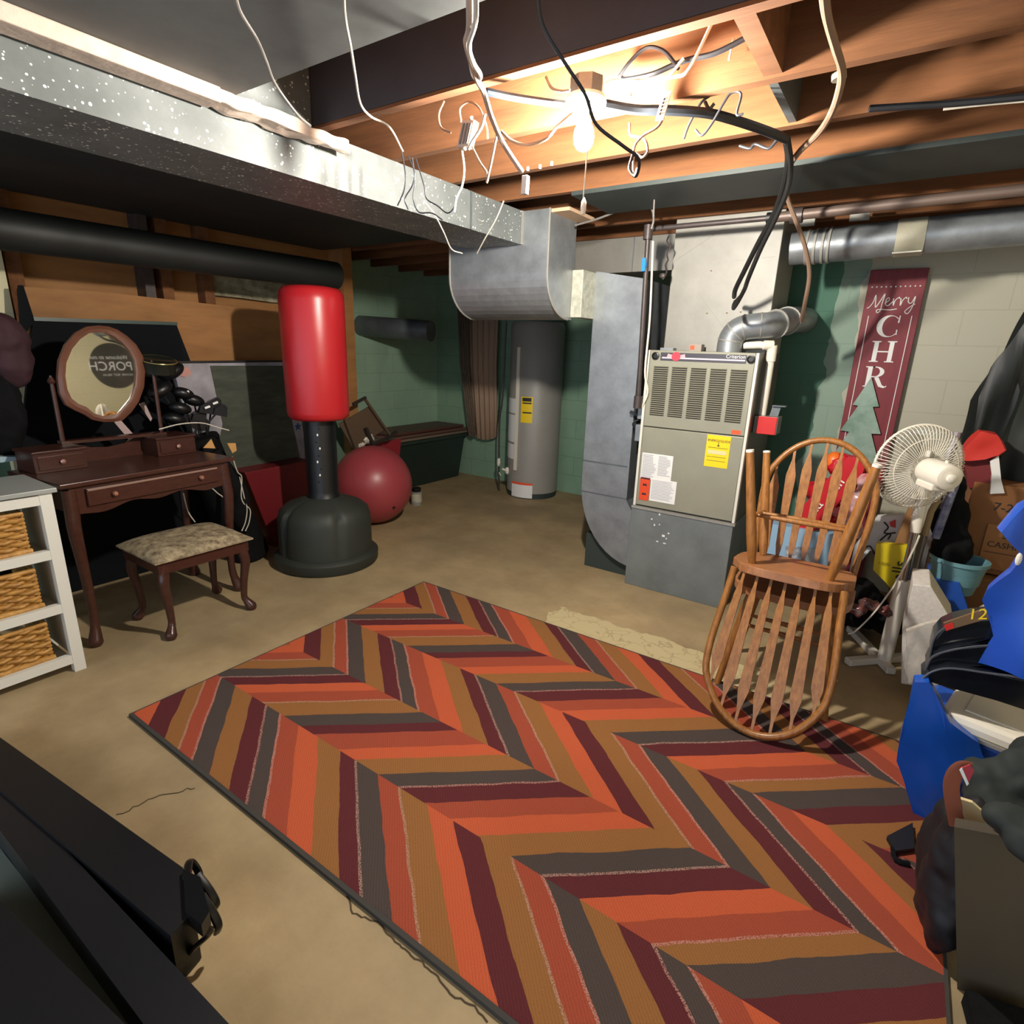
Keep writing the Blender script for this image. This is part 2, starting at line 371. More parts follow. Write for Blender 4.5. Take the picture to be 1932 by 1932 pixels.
po = [(-1.74, 1.985), (-1.74, .70)]+[(-1.74+.44*(1-math.cos(a)), .62-.53*math.sin(a)) for a in [PI/2*k/12 for k in range(0, 13)]]+[(-1.30, .09), (-1.30, .40), (-1.40, .55), (-1.41, 1.93)]
MB().slab([(x, 3.45, z) for x, z in po], (0, .55, 0)).build('duct_body', m_galv, rd)
MB().box(-1.742, -1.415, 3.446, 3.45, .775, .783).build('seam', m_galv_d, rd)
MB().box(-1.745, -1.40, 3.445, 3.45, .56, .566).build('seam', m_galv_d, rd)
# ground support of the curved bottom (dark rubber skid seen beneath)
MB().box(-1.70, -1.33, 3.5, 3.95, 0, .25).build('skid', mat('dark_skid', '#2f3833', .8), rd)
fd = thing('branch_duct', 'pale horizontal duct at ceiling height behind the gas pipe, left of the plenum', 'duct', (-1.75, 4.1, 2.0))
MB().box(-2.3, -1.31, 3.95, 4.25, 2.04, 2.262).build('duct_body', m_galv_w, fd)
MB().box(-1.72, -1.712, 3.945, 3.95, 2.04, 2.262).build('seam', m_galv, fd)
ru = tag(MB().tube([(-3.62, -1.3, 1.945), (-3.62, 2.95, 1.975)], .095, 24).build('round_duct', mat('dark_round_duct', '#1c1e1d', .55, .1), smooth=True), 'long dark round duct running along the left wall under the joists', 'duct')
ru2 = tag(MB().tube([(-3.95, 4.35, 1.64), (-4.75, 4.15, 1.68)], .10, 20).build('vent_pipe', m_galv_d, smooth=True), 'short grey pipe stub in the dark recess behind the punching bag', 'pipe')
rp = thing('round_supply_duct', 'round galvanised pipe running right from the plenum with a tape patch', 'duct', (.3, 3.9, 2.03))
p0 = PY(1493, 470, 3.66); d = (PY(1932, 425, 3.70)-p0); p1 = p0+d*1.6
MB().tube([p0, p1], .086, 28).build('pipe', m_galv, rp, smooth=True)
for xx in (1525, 1540, 1555, 1566):
    c = PY(xx, 470-(xx-1493)*.1, 3.663); MB().tube([c-V(.006, 0, 0), c+V(.006, 0, 0)], .091, 28).build('crimp_ring', m_galv_w, rp, smooth=True)
a = PY(1690, 450, 3.68); b_ = PY(1745, 445, 3.685); MB().tube([a, b_], .091, 24).build('tape_wrap', mat('grey_tape', '#a9a592', .5, .1, .1, 9), rp, smooth=True)
MB().bar(a-V(0, .07, .08), b_-V(0, .07, .08), .03, .006).build('tape_tail', m_white, rp)
for xx in (1500, 1600):
    c = PY(xx, 440-(xx-1500)*.1, 3.66); MB().box(c.x, c.x+.09, 3.65, 3.67, c.z+.03, 2.26).build('hanger_strap', m_galv_w, rp)
# gas pipe
gp = thing('gas_pipe', 'black iron gas pipe crossing the plenum and dropping left of the furnace', 'pipe', (-1.35, 3.3, .9))
g = [PY(1228, 432, 3.3), PY(1465, 410, 3.3), PY(1932, 358, 3.3)]
MB().tube([g[0], g[1]], .014, 12).build('pipe', m_iron, gp, smooth=True)
MB().tube([g[1], g[2]+(g[2]-g[1])*.2], .024, 12).build('wide_pipe', mat('brown_iron', '#6a5a52', .5, .3), gp, smooth=True)
c = PY(1500, 407, 3.3); MB().tube([c-V(.02, 0, 0), c+V(.035, 0, 0)], .036, 14).build('coupling', m_iron, gp, smooth=True)
c = PY(1455, 411, 3.3); MB().tube([c-V(.02, 0, 0), c+V(.02, 0, 0)], .026, 14).build('coupling', m_rubber, gp, smooth=True)
v0, v1 = PY(1223, 440, 3.3), PY(1203, 770, 3.35)
MB().tube([v0, v1], .014, 12).build('drop_pipe', m_iron, gp, smooth=True)
for yy in (436, 755):
    c = v0.lerp(v1, (yy-440)/330); MB().tube([c-V(0, 0, .045), c+V(0, 0, .03)], .026, 12).build('fitting', m_iron, gp, smooth=True)
c = PY(1216, 500, 3.29); MB().ball(c, (.013, .012, .03), 12).bar(c-V(0, .012, .035), c+V(0, -.012, .035), .022, .006).build('valve_handle', mat('blue_valve', '#1f7fd0', .4), gp, smooth=True)
MB().tube([PY(1232, 455, 3.31), PY(1226, 600, 3.32), PY(1217, 700, 3.34), PY(1222, 740, 3.36), PY(1210, 770, 3.37)], .006, 8, 5).build('white_line', m_plastic_w, gp, smooth=True)

# ============================================================ FURNACE
FX0, FX1, FY0, FY1 = -1.318, -.69, 3.378, 4.02
fb = tag(MB().box(FX0-.012, FX1+.0, FY0-.005, FY1, 0, .545).build('sheet_metal_pedestal', mat('base_galvanised', '#7d8484', .45, .45, .15, 5), bevel=.003), 'grey scuffed sheet metal box pedestal the furnace stands on', 'pedestal')
MB().box(FX0-.01, FX1+.01, FY0-.012, FY0+.02, .535, .55).build('top_lip', m_galv_w, fb)
for k in range(16):
    x, z = -1.16+random.uniform(-.05, .12)+k*.008, .52-k*.025+random.uniform(-.02, .02)
    if k < 9: MB().box(x, x+random.uniform(.008, .02), FY0-.0065, FY0-.005, z, z+random.uniform(.006, .014)).build('paint_fleck', m_paper, fb)
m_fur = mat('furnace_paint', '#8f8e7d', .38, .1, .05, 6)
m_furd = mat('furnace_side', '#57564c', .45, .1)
fu = thing('furnace', 'olive grey upright furnace with louvered top door and yellow label', 'furnace', ((FX0+FX1)/2, (FY0+FY1)/2, .55))
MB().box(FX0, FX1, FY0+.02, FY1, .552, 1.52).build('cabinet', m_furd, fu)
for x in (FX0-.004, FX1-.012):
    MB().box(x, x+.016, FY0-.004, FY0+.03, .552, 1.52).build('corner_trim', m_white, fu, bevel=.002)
MB().box(FX0+.014, FX1-.014, FY0, FY0+.02, .56, 1.06).build('lower_door', m_fur, fu, bevel=.003)
ud = MB().box(FX0+.014, FX1-.014, FY0, FY0+.02, 1.066, 1.52).build('upper_door', m_fur, fu, bevel=.003)
m_slot = mat('slot_dark', '#2c2722', .7)
W = FX1-FX0-.028
for c_ in range(5):
    xa = FX0+.014+W*(.055+c_*.187); wa = W*.145
    hb = MB(); fr = MB()
    for k in range(24):
        z = 1.135+k*.0123
        hb.box(xa, xa+wa, FY0-.001, FY0+.004, z, z+.0080)
        fr.slab([(xa-.003, FY0, z+.0082), (xa-.003, FY0-.006, z+.0072), (xa-.003, FY0, z+.0118)], (wa+.006, 0, 0))
    lb = hb.build('louver_bank', m_slot, ud); fr.build('louver_hoods', m_fur, lb)
hp = MB().box(FX0+.08, FX1-.06, FY0-.003, FY0, 1.462, 1.508).build('header_panel', mat('header_dark', '#3c3a44', .4), ud)
MB().box(FX0+.09, FX1-.065, FY0-.005, FY0-.003, 1.474, 1.482).build('pale_stripe', mat('pale_pink', '#d8c4d0', .5), hp)
MB().lathe([(.026, 0), (.026, .004)], (FX0+.175, FY0-.003, 1.487), (0, -1, 0), 24).build('badge', mat('badge_red', '#d83a4a', .4), hp)
MB().slab([(FX0+.12, FY0-.004, 1.484), (FX0+.145, FY0-.004, 1.478), (FX0+.205, FY0-.004, 1.478), (FX0+.23, FY0-.004, 1.484), (FX0+.225, FY0-.004, 1.502), (FX0+.2, FY0-.004, 1.496), (FX0+.15, FY0-.004, 1.496), (FX0+.125, FY0-.004, 1.502)], (0, -.0015, 0)).build('badge_wings', mat('pink_wing', '#e8a0a8', .4), hp)
text_mb('Criterion', (FX1-.17, FY0-.0045, 1.488), X1, Z1, .028).build('lettering', m_paper, hp)
for x in (FX0+.05, FX1-.035):
    MB().lathe([(.022, 0), (.022, .012), (.015, .014), (.013, .006)], (x, FY0, 1.487), (0, -1, 0), 20).build('round_knob', m_black, ud, smooth=True)
def sticker(name, x0, x1, z0, z1, m, par, y=None, t=.0012):
    y = FY0 if y is None else y
    return MB().box(x0, x1, y-t, y, z0, z1).build(name, m, par)
sticker('orange_sticker', FX1-.085, FX1-.035, 1.072, 1.095, mat('orange_label', '#f0552a', .5), fu)
A = PY(1336, 812, FY0-.002); Bq = PY(1381, 889, FY0-.002)
eg = sticker('energy_label', A.x, A.x+.135, .868, 1.055, m_yellow, fu, FY0-.001)
text_mb('ENERGYGUIDE', (A.x+.006, FY0-.0035, 1.018), X1, Z1, .0192).build('lettering', m_ink, eg)
MB().box(A.x+.068, A.x+.071, FY0-.0035, FY0-.003, .996, 1.02).slab([(A.x+.06, FY0-.0035, .999), (A.x+.079, FY0-.0035, .999), (A.x+.0695, FY0-.0035, .990)], (0, .0005, 0)).build('arrow', m_ink, eg)
MB().box(A.x+.012, A.x+.12, FY0-.0035, FY0-.003, .945, .968).build('pale_band', mat('pale_band', '#d9cf9a', .6), eg)
MB().box(A.x+.012, A.x+.125, FY0-.0035, FY0-.003, .982, .984).box(A.x+.012, A.x+.12, FY0-.0035, FY0-.003, .928, .93).box(A.x+.012, A.x+.12, FY0-.0035, FY0-.003, .905, .907).build('print_lines', m_ink, eg)
m_greyink = mat('grey_print', '#9a9da6', .6)
p1_ = sticker('instruction_sheet', FX0+.026, FX0+.225, .735, .90, m_paper, fu, FY0-.001)
p2_ = sticker('instruction_sheet', FX0+.10, FX0+.265, .60, .745, m_paper, fu, FY0-.002)
for par, x0, x1, z0, z1 in ((p1_, FX0+.033, FX0+.125, .745, .89), (p1_, FX0+.135, FX0+.218, .77, .89), (p2_, FX0+.108, FX0+.258, .61, .735)):
    q = MB(); z = z1
    while z > z0:
        q.box(x0, x1-random.uniform(0, .03), FY0-.0042, FY0-.0038, z-.0025, z); z -= .009
    q.build('print_lines', m_greyink, par)
rs = sticker('warning_strip', FX0+.03, FX0+.094, .595, .742, mat('warning_orange', '#d9481f', .5), fu, FY0-.002)
for zc in (.70, .64):
    MB().slab([(FX0+.047, FY0-.0042, zc-.01), (FX0+.078, FY0-.0042, zc-.01), (FX0+.07, FY0-.0042, zc+.006), (FX0+.062, FY0-.0042, zc-.002), (FX0+.054, FY0-.0042, zc+.006)], (0, .0008, 0)).build('pictogram', m_ink, rs)
MB().box(FX0+.032, FX0+.092, FY0-.0042, FY0-.0038, .733, .741).build('dark_header', m_ink, rs)
# left side boxes
for z0, z1, dx in ((1.10, 1.215, .045), (.96, 1.065, .05)):
    MB().box(FX0-dx, FX0-.004, FY0+.03, FY0+.13, z0, z1).build('side_box', m_galv, fu, bevel=.003)
MB().bar((FX0-.05, FY0+.06, 1.12), (FX0-.10, FY0+.04, 1.14), .02, .02).build('latch', m_black, fu)
MB().tube([(FX0-.03, FY0+.05, 1.10), (FX0-.07, FY0+.03, 1.07), (FX0-.05, FY0+.04, 1.03), (FX0-.02, FY0+.06, 1.06)], .004, 6, 5).build('wire_loop', m_rubber, fu)
MB().box(FX0+.05, FX0+.13, FY0+.06, FY0+.12, 1.52, 1.535).build('top_bracket', m_galv, fu)
q = MB().box(FX0+.22, FX0+.29, FY0+.08, FY0+.14, 1.52, 1.56).build('top_control', mat('control_grey', '#9a8f84', .5), fu)
MB().box(FX0+.225, FX0+.25, FY0+.077, FY0+.08, 1.53, 1.553).build('orange_label', mat('orange_label', '#f0552a', .5), q)
# flue
fl = thing('flue_pipe', 'galvanised elbowed flue pipe rising from the furnace top into the wall', 'pipe', (-.9, 3.47, 1.52))
path = [PY(x, y, Y) for x, y, Y in ((1374, 690, 3.468), (1376, 655, 3.468), (1382, 634, 3.468), (1398, 620, 3.468), (1425, 615, 3.47), (1455, 613, 3.50), (1478, 607, 3.62), (1500, 603, 3.90), (1518, 604, 4.35))]
MB().tube(path, [.068, .068, .068, .068, .068, .068, .070, .076, .082], 24, 4).build('pipe', m_galv, fl, smooth=True)
cp = cat(path, 8)
for i in (12, 20, 27, 35, 43, 50):
    dd = (cp[i+1]-cp[i-1]).normalized(); MB().tube([cp[i]-dd*.003, cp[i]+dd*.003], (.0705 if i < 42 else .079), 24).build('ring_seam', m_galv_w, fl, smooth=True)
pv = tag(MB().tube([(-.80, 3.50, 1.56), (-.715, 3.50, 1.565), (-.675, 3.52, 1.56), (-.655, 3.53, 1.53), (-.655, 3.54, 1.47), (-.66, 3.56, 1.17)], .021, 14).tube([(-.70, 3.505, 1.565), (-.655, 3.53, 1.565)], .027, 12).tube([(-.655, 3.53, 1.565), (-.655, 3.54, 1.48)], .027, 12).build('drain_pipe', m_plastic_w, smooth=True), 'white plastic drain pipe bent down the right side of the furnace', 'pipe')
rb = thing('relay_box', 'red metal relay box mounted on the right side of the furnace', 'box', (-.60, 3.55, 1.06))
MB().box(-.688, -.56, 3.50, 3.62, 1.075, 1.175).build('housing', mat('relay_grey', '#6b6c66', .5), rb, bevel=.003)
MB().box(-.665, -.565, 3.494, 3.50, 1.075, 1.175).build('red_cover', m_red, rb, bevel=.002)
MB().slab([(-.62, 3.56, 1.175), (-.575, 3.56, 1.175), (-.565, 3.56, 1.235), (-.61, 3.56, 1.235)], (0, .006, 0)).box(-.61, -.54, 3.54, 3.60, 1.232, 1.237).build('bracket', m_galv_d, rb)
# plenum
pl = thing('plenum', 'bright sheet metal plenum standing on top of the furnace', 'duct', (-1.0, 3.7, 1.52))
MB().box(PY(1258, 600, 3.56).x, PY(1471, 480, 3.56).x, 3.56, 4.0, 1.52, 2.262).build('plenum_body', m_galv_w, pl, bevel=.003)
# cross-break dents
for a, b_ in (((-1.29, 2.03), (-.93, 2.24)), ((-1.12, 1.86), (-.90, 1.60)), ((-.93, 2.02), (-.72, 2.03))):
    MB().bar((a[0], 3.559, a[1]), (b_[0], 3.559, b_[1]), .003, .003, (0, 1, 0)).build('crease', m_galv_w, pl)
for k in range(6):
    x, z = random.uniform(-1.1, -.8), random.uniform(1.7, 2.0); MB().ball((x, 3.56, z), (.006, .002, .004), 8).build('rust_spot', mat('rust', '#7a6650', .8), pl)
pw = MB()
prev = PY(1262, 445, 3.41)
pts = [prev]
for k in range(9): pts.append(PY(1262-k*1.2+random.uniform(-4, 4), 455+k*9, 3.38))
tag(MB().tube(pts, .005, 5, 2).ball(PY(1250, 520, 3.38), (.02, .01, .015), 8).build('wire_bundle', m_iron), 'frayed dark wire bundle hanging at the left edge of the plenum', 'wire')

# ============================================================ WATER HEATER
wx, wy = -3.14, 5.04
wh = thing('water_heater', 'tall grey cylindrical water heater under the big elbow duct', 'water heater', (wx, wy, 0))
m_wh = mat('heater_grey', '#96938c', .45, .0, .05, 4)
MB().lathe([(.265, .055), (.27, .06), (.27, 1.72), (.25, 1.76), (.05, 1.77)], (wx, wy, 0), seg=48).build('tank', m_wh, wh, smooth=True)
MB().lathe([(.25, 0), (.262, .004), (.262, .055)], (wx, wy, 0), seg=40).build('foot_ring', mat('heater_foot', '#2f3a36', .6), wh, smooth=True)
def wrap(name, px0, px1, py0, py1, m, par, rr=.2712, t=.001):
    # label bent round the tank between two sight lines
    def ang(px, py):
        d = ray(px, py); dx, dy = d.x, d.y; ox, oy = -wx, -wy
        a = dx*dx+dy*dy; b2 = ox*dx+oy*dy; c_ = ox*ox+oy*oy-rr*rr; disc = max(b2*b2-a*c_, 0); t_ = (-b2-math.sqrt(disc))/a
        p = CAM+d*t_; return math.atan2(p.y-wy, p.x-wx), p.z
    a0, z1 = ang(px0, py0); a1, _ = ang(px1, py0); _, z0 = ang(px0, py1)
    if a1 < a0: a0, a1 = a1, a0
    mb = MB(); n = 8
    for k in range(n):
        b0, b1 = a0+(a1-a0)*k/n, a0+(a1-a0)*(k+1)/n
        q = [V(wx+r_*math.cos(b), wy+r_*math.sin(b), z) for r_ in (rr, rr+t) for b, z in ((b0, z0), (b1, z0), (b1, z1), (b0, z1))]
        vs = [mb.bm.verts.new(p) for p in q]
        for f in ((0, 3, 2, 1), (4, 5, 6, 7), (0, 1, 5, 4), (1, 2, 6, 5), (2, 3, 7, 6), (3, 0, 4, 7)): mb.face([vs[i] for i in f])
    return mb.build(name, m, par), (a0, a1, z0, z1)
yl, g_ = wrap('energy_label', 984, 1006, 748, 797, m_yellow, wh)
for k in range(5):
    wrap('print_line', 986, 1003, 750+k*9, (757 if k == 0 else 752.5+k*9), m_ink, yl, .2735) if k in (0, 1, 3) else None
wrap('paper_label', 957, 976, 749, 776, m_paper, wh); wrap('paper_label', 957, 977, 779, 829, m_paper, wh); wrap('paper_label', 957, 970, 833, 860, m_paper, wh)
wl2, _ = wrap('warning_label', 966, 1005, 907, 935, m_paper, wh); wrap('orange_band', 966, 1005, 907, 911, mat('orange_label', '#f0552a', .5), wl2, .2735)
ps, _ = wrap('relief_pipe', 978, 983, 655, 888, m_plastic_w, wh, .2715, .014)
c = PY(957, 888, 4.83); MB().ball(c, (.03, .02, .04), 12).tube([c, c+V(-.04, -.04, .02)], .012, 8).build('drain_valve', m_plastic_w, wh, smooth=True)
c = PY(941, 872, 4.9); MB().ball(c, (.022, .02, .05), 10).tube([c-V(0, 0, .05), c-V(0, 0, .10), c-V(-.04, .01, .14)], .006, 6, 4).build('gas_control', m_plastic_w, wh, smooth=True)
tag(MB().tube([PY(955, 605, 4.85), PY(948, 750, 4.88), PY(942, 800, 4.9), PY(941, 930, 4.9)], .010, 8, 4).build('copper_line', m_iron, smooth=True), 'thin dark supply line running down beside the water heater', 'pipe')
# curtain
def curtain(name, m, pxs, ytop, ybot, Yd, label, folds, amp):
    mb = MB(); n = 40; top = []; bot = []
    (xa, xb), (xc, xd) = pxs
    for k in range(n+1):
        t = k/n; off = amp*math.sin(t*folds*2*PI)
        p = PY(xa+(xb-xa)*t, ytop, Yd); q = PY(xc+(xd-xc)*t, ybot+ (6*math.sin(t*PI)), Yd); mid = PY((xa+xc)/2*.5+xa*.5+((xb+xd)/2-(xa+xc)/2)*t, (ytop+ybot)/2, Yd)
        top.append([p+V(0, off, 0), mid+V(0, off*1.1, 0), q+V(0, off*1.2, 0)])
    vs = [[mb.bm.verts.new(p) for p in col] for col in top]
    for A_, B_ in zip(vs, vs[1:]):
        for j in range(2): mb.face([A_[j], B_[j], B_[j+1], A_[j+1]])
    o = mb.build(name, m, smooth=True); s = o.modifiers.new('s', 'SOLIDIFY'); s.thickness = .004
    return tag(o, label, 'curtain')
m_cur = mat('curtain_tan', '#a88c76', .85, 0, .15, 5, 0, 30, stretch=(20, 20, .6))
curtain('curtain', m_cur, ((884, 942), (896, 938)), 560, 824, 5.22, 'pale tan curtain panel hanging beside the water heater', 5, .012)
curtain('curtain', mat('curtain_stripe', '#82705f', .85, 0, 0, 8, 0, 30, col2='#4a4038', stretch=(25, 25, .5)), ((862, 884), (884, 898)), 560, 818, 5.17, 'gathered striped curtain panel left of the pale tan one', 4, .015)

# ============================================================ LAMP
bx, by = -.967, 1.77
lp = thing('pull_chain_lamp', 'bare glowing bulb in a white porcelain ceiling lamp holder with pull cord', 'lamp', (bx, by, 2.0))
MB().lathe([(.052, 0), (.052, .045)], (bx, by, 2.248), seg=8).build('junction_box', m_galv_d, lp)
MB().lathe([(.024, 0), (.026, .012), (.030, .02), (.056, .03), (.058, .038), (.02, .04)], (bx, by, 2.208), seg=28).build('lamp_holder', m_plastic_w, lp, smooth=True)
m_bulb = mat('bulb_glow', '#ffffff', .3); nb = m_bulb.node_tree.nodes['Principled BSDF']
nb.inputs['Emission Color'].default_value = (1, .93, .82, 1); nb.inputs['Emission Strength'].default_value = BULB
MB().lathe([(.004, -.058), (.018, -.052), (.028, -.038), (.0315, -.020), (.029, .0), (.018, .024), (.013, .038), (.012, .05)], (bx, by, 2.157), seg=20).build('bulb', m_bulb, lp, smooth=True)
MB().tube([(bx+.03, by-.03, 2.222), (bx+.034, by-.034, 2.12), PY(1100, 380, 1.735)], .0022, 6).build('pull_cord', m_white, lp)
pc = PY(1101, 389, 1.735); MB().lathe([(.002, .024), (.0075, .012), (.009, -.008), (.006, -.024)], pc, seg=12).build('cord_pull', m_plastic_w, lp, smooth=True)

# ============================================================ RUG
RX0, RX1, RY0, RY1 = -2.375, .352, .785, 2.525
m_rug = bpy.data.materials.new('rug_weave'); m_rug.use_nodes = True
N = m_rug.node_tree.nodes; L = m_rug.node_tree.links; B = N['Principled BSDF']; B.inputs['Roughness'].default_value = .95; B.inputs['Specular IOR Level'].default_value = .15
tc = N.new('ShaderNodeTexCoord'); s = N.new('ShaderNodeSeparateXYZ'); L.new(tc.outputs['Object'], s.inputs[0])
wn = N.new('ShaderNodeTexNoise'); wn.inputs['Scale'].default_value = 7; wn.inputs['Detail'].default_value = 5; L.new(tc.outputs['Object'], wn.inputs['Vector'])
m_ = lambda op, a, b=None: mth(op, a, b, N, L)
yo = m_('SUBTRACT', s.outputs['Y'], 1.146)            # object origin is the world origin
per = .72
k_ = m_('MULTIPLY', m_('FLOOR', m_('ADD', m_('DIVIDE', yo, per), .5)), per)
dy = m_('SUBTRACT', yo, k_)                            # -per/2 .. per/2 about the nearest odd seam
up = m_('GREATER_THAN', dy, 0)
wob = m_('MULTIPLY', m_('SUBTRACT', wn.outputs['Fac'], .5), .03)
u_ = m_('ADD', m_('SUBTRACT', s.outputs['X'], m_('MULTIPLY', m_('ABSOLUTE', dy), 1.22)), wob)
mr = N.new('ShaderNodeMapRange'); mr.inputs[1].default_value = -3.0; mr.inputs[2].default_value = .6; L.new(u_, mr.inputs[0])
cg, cm, ct, cr_, co = '#4c423e', '#5c2a2d', '#916238', '#9c4a36', '#bd5a3a'
low = [(-3., cr_), (-2.79, co), (-2.68, cm), (-2.56, ct), (-2.45, cr_), (-2.352, cg), (-2.232, ct), (-2.102, cm), (-2.0, cg), (-1.904, cr_), (-1.779, co), (-1.664, ct), (-1.531, cm), (-1.441, cg), (-1.322, cr_), (-1.215, ct), (-1.08, co), (-.963, cm), (-.85, ct), (-.735, cr_), (-.62, cg), (-.51, ct), (-.397, cm), (-.285, cg), (-.19, cr_), (-.07, co), (.05, ct), (.15, cm), (.25, cg)]
upp = [(-3., ct), (-2.8, co), (-2.69, cr_), (-2.58, ct), (-2.465, cg), (-2.352, cm), (-2.244, co), (-2.15, cr_), (-2.03, ct), (-1.886, cg), (-1.767, cm), (-1.68, cr_), (-1.547, co), (-1.45, ct), (-1.325, cg), (-1.215, cm), (-1.10, cr_), (-.98, co), (-.87, ct), (-.744, cg), (-.62, cm), (-.51, co), (-.397, cr_), (-.285, ct), (-.19, cg), (-.07, cm), (.05, ct), (.2, cr_)]
def ramp(lst):
    r = N.new('ShaderNodeValToRGB'); r.color_ramp.interpolation = 'CONSTANT'; E = r.color_ramp.elements
    for i, (p, c) in enumerate(lst):
        q = (p+3.0)/3.6
        e = E[i] if i < 2 else E.new(q)
        e.position = q; e.color = lin(c)
    L.new(mr.outputs[0], r.inputs[0]); return r.outputs[0]
def edges(lst):      # thin pale stitching: light lines where stripes meet
    r = N.new('ShaderNodeValToRGB'); E = r.color_ramp.elements; ps = [q for q, _ in lst][1:]
    out = None
    E[0].position = 0; E[0].color = (0, 0, 0, 1); E[1].position = 1; E[1].color = (0, 0, 0, 1); r.color_ramp.interpolation = 'CONSTANT'
    sel = [lst[i][0] for i in range(1, len(lst)) if {lst[i][1], lst[i-1][1]} in ({cm, cg}, {cg, cr_}, {ct, cr_})][:14]
    for p in sel:
        e = E.new((p-.0035+3)/3.6); e.color = (1, 1, 1, 1); e = E.new((p+.0035+3)/3.6); e.color = (0, 0, 0, 1)
    L.new(mr.outputs[0], r.inputs[0]); return r.outputs[0]
mxr = N.new('ShaderNodeMix'); mxr.data_type = 'RGBA'; L.new(up, mxr.inputs[0]); L.new(ramp(low), mxr.inputs[6]); L.new(ramp(upp), mxr.inputs[7])
mxe = N.new('ShaderNodeMix'); mxe.data_type = 'RGBA'; L.new(up, mxe.inputs[0]); L.new(edges(low), mxe.inputs[6]); L.new(edges(upp), mxe.inputs[7])
fn = N.new('ShaderNodeTexNoise'); fn.inputs['Scale'].default_value = 260; L.new(tc.outputs['Object'], fn.inputs['Vector'])
eb = m_('MULTIPLY', m_('MULTIPLY', mxe.outputs[2], m_('GREATER_THAN', fn.outputs['Fac'], .47)), .75)
mxs = N.new('ShaderNodeMix'); mxs.data_type = 'RGBA'; L.new(eb, mxs.inputs[0]); L.new(mxr.outputs[2], mxs.inputs[6]); mxs.inputs[7].default_value = lin('#b58a7c')
wv = N.new('ShaderNodeTexWave'); wv.inputs['Scale'].default_value = 55; wv.inputs['Distortion'].default_value = 1.5; wv.inputs['Detail'].default_value = 2; wv.bands_direction = 'DIAGONAL'; L.new(tc.outputs['Object'], wv.inputs['Vector'])
fr_ = N.new('ShaderNodeMapRange'); fr_.inputs[3].default_value = .72; fr_.inputs[4].default_value = 1.2; L.new(m_('ADD', m_('MULTIPLY', fn.outputs['Fac'], .7), m_('MULTIPLY', wv.outputs['Fac'], .3)), fr_.inputs[0])
cmb = N.new('ShaderNodeCombineColor')
for i in range(3): L.new(fr_.outputs[0], cmb.inputs[i])
mxm = N.new('ShaderNodeMix'); mxm.data_type = 'RGBA'; mxm.blend_type = 'MULTIPLY'; mxm.inputs[0].default_value = 1; L.new(mxs.outputs[2], mxm.inputs[6]); L.new(cmb.outputs[0], mxm.inputs[7])
L.new(mxm.outputs[2], B.inputs['Base Color'])
bp = N.new('ShaderNodeBump'); bp.inputs['Strength'].default_value = .4; bp.inputs['Distance'].default_value = .004; L.new(fr_.outputs[0], bp.inputs['Height']); L.new(bp.outputs[0], B.inputs['Normal'])
rg = tag(MB().box(RX0, RX1, RY0+.006, RY1, 0.0005, .012).build('area_rug', m_rug, origin=(0, 0, 0)), 'herringbone striped area rug in orange, brown, maroon and charcoal', 'rug')
m_bind = mat('rug_binding', '#3d3a36', .9)
MB().box(RX0-.004, RX1, RY0-.008, RY0+.006, 0, .014).build('binding_strip', m_bind, rg)
MB().box(RX0-.005, RX0, RY0-.004, RY1+.004, 0, .013).build('binding_strip', m_bind, rg)
MB().box(RX0-.004, RX1, RY1, RY1+.006, 0, .013).build('binding_strip', m_bind, rg)
MB().box(RX1, RX1+.008, RY0-.004, RY1+.004, 0, .013).build('binding_strip', m_bind, rg)

# ============================================================ PUNCHING BAG
kx, ky = -3.2, 2.41
pb = thing('punching_bag', 'freestanding red punching bag on black post and ribbed black base', 'punching bag', (kx, ky, 0))
base = MB()
segs = 72; prof = [(.335, 0), (.352, .02), (.355, .075), (.335, .095), (.315, .10), (.315, .33), (.300, .385), (.255, .425), (.13, .475), (.115, .48)]
rings = []
for r, z in prof:
    ring = []
    for k in range(segs):
        a = 2*PI*k/segs; g = abs(((a*5/(2*PI)+.30) % 1)-.5)*2     # 5 lobes
        cut = math.exp(-((1-g)/.10)**2)*(.035 if .1 < z < .46 else 0) if r > .14 else 0
        ring.append(base.bm.verts.new((kx+(r-cut)*math.cos(a), ky+(r-cut)*math.sin(a), z)))
    rings.append(ring)
for A, B_ in zip(rings, rings[1:]):
    for k in range(segs): base.face([A[k], A[(k+1) % segs], B_[(k+1) % segs], B_[k]])
base.face(rings[0][::-1]); base.face(rings[-1])
base.build('base', mat('olive_black_plastic', '#2b2f29', .6, 0, .1, 6), pb, smooth=True)
MB().lathe([(.12, .47), (.108, .50), (.104, .52), (.104, 1.05)], (kx, ky, 0), seg=40).build('post', m_black, pb, smooth=True)
for k in range(9):
    a = -.9+ (k % 3)*.10; z = .60+k*.045; MB().ball((kx+.104*math.cos(a), ky+.104*math.sin(a), z), (.006, .006, .009), 8).build('height_hole', m_paper if k % 2 else m_rubber, pb)
m_bag = mat('red_vinyl', '#ae2026', .34, 0, .03, 3, .06, 12)
MB().lathe([(.10, 1.005), (.17, 1.01), (.192, 1.03), (.198, 1.06), (.200, 1.4), (.200, 1.75), (.193, 1.80), (.172, 1.825), (.12, 1.835), (.01, 1.838)], (kx, ky, 0), seg=56).build('padded_bag', m_bag, pb, smooth=True)

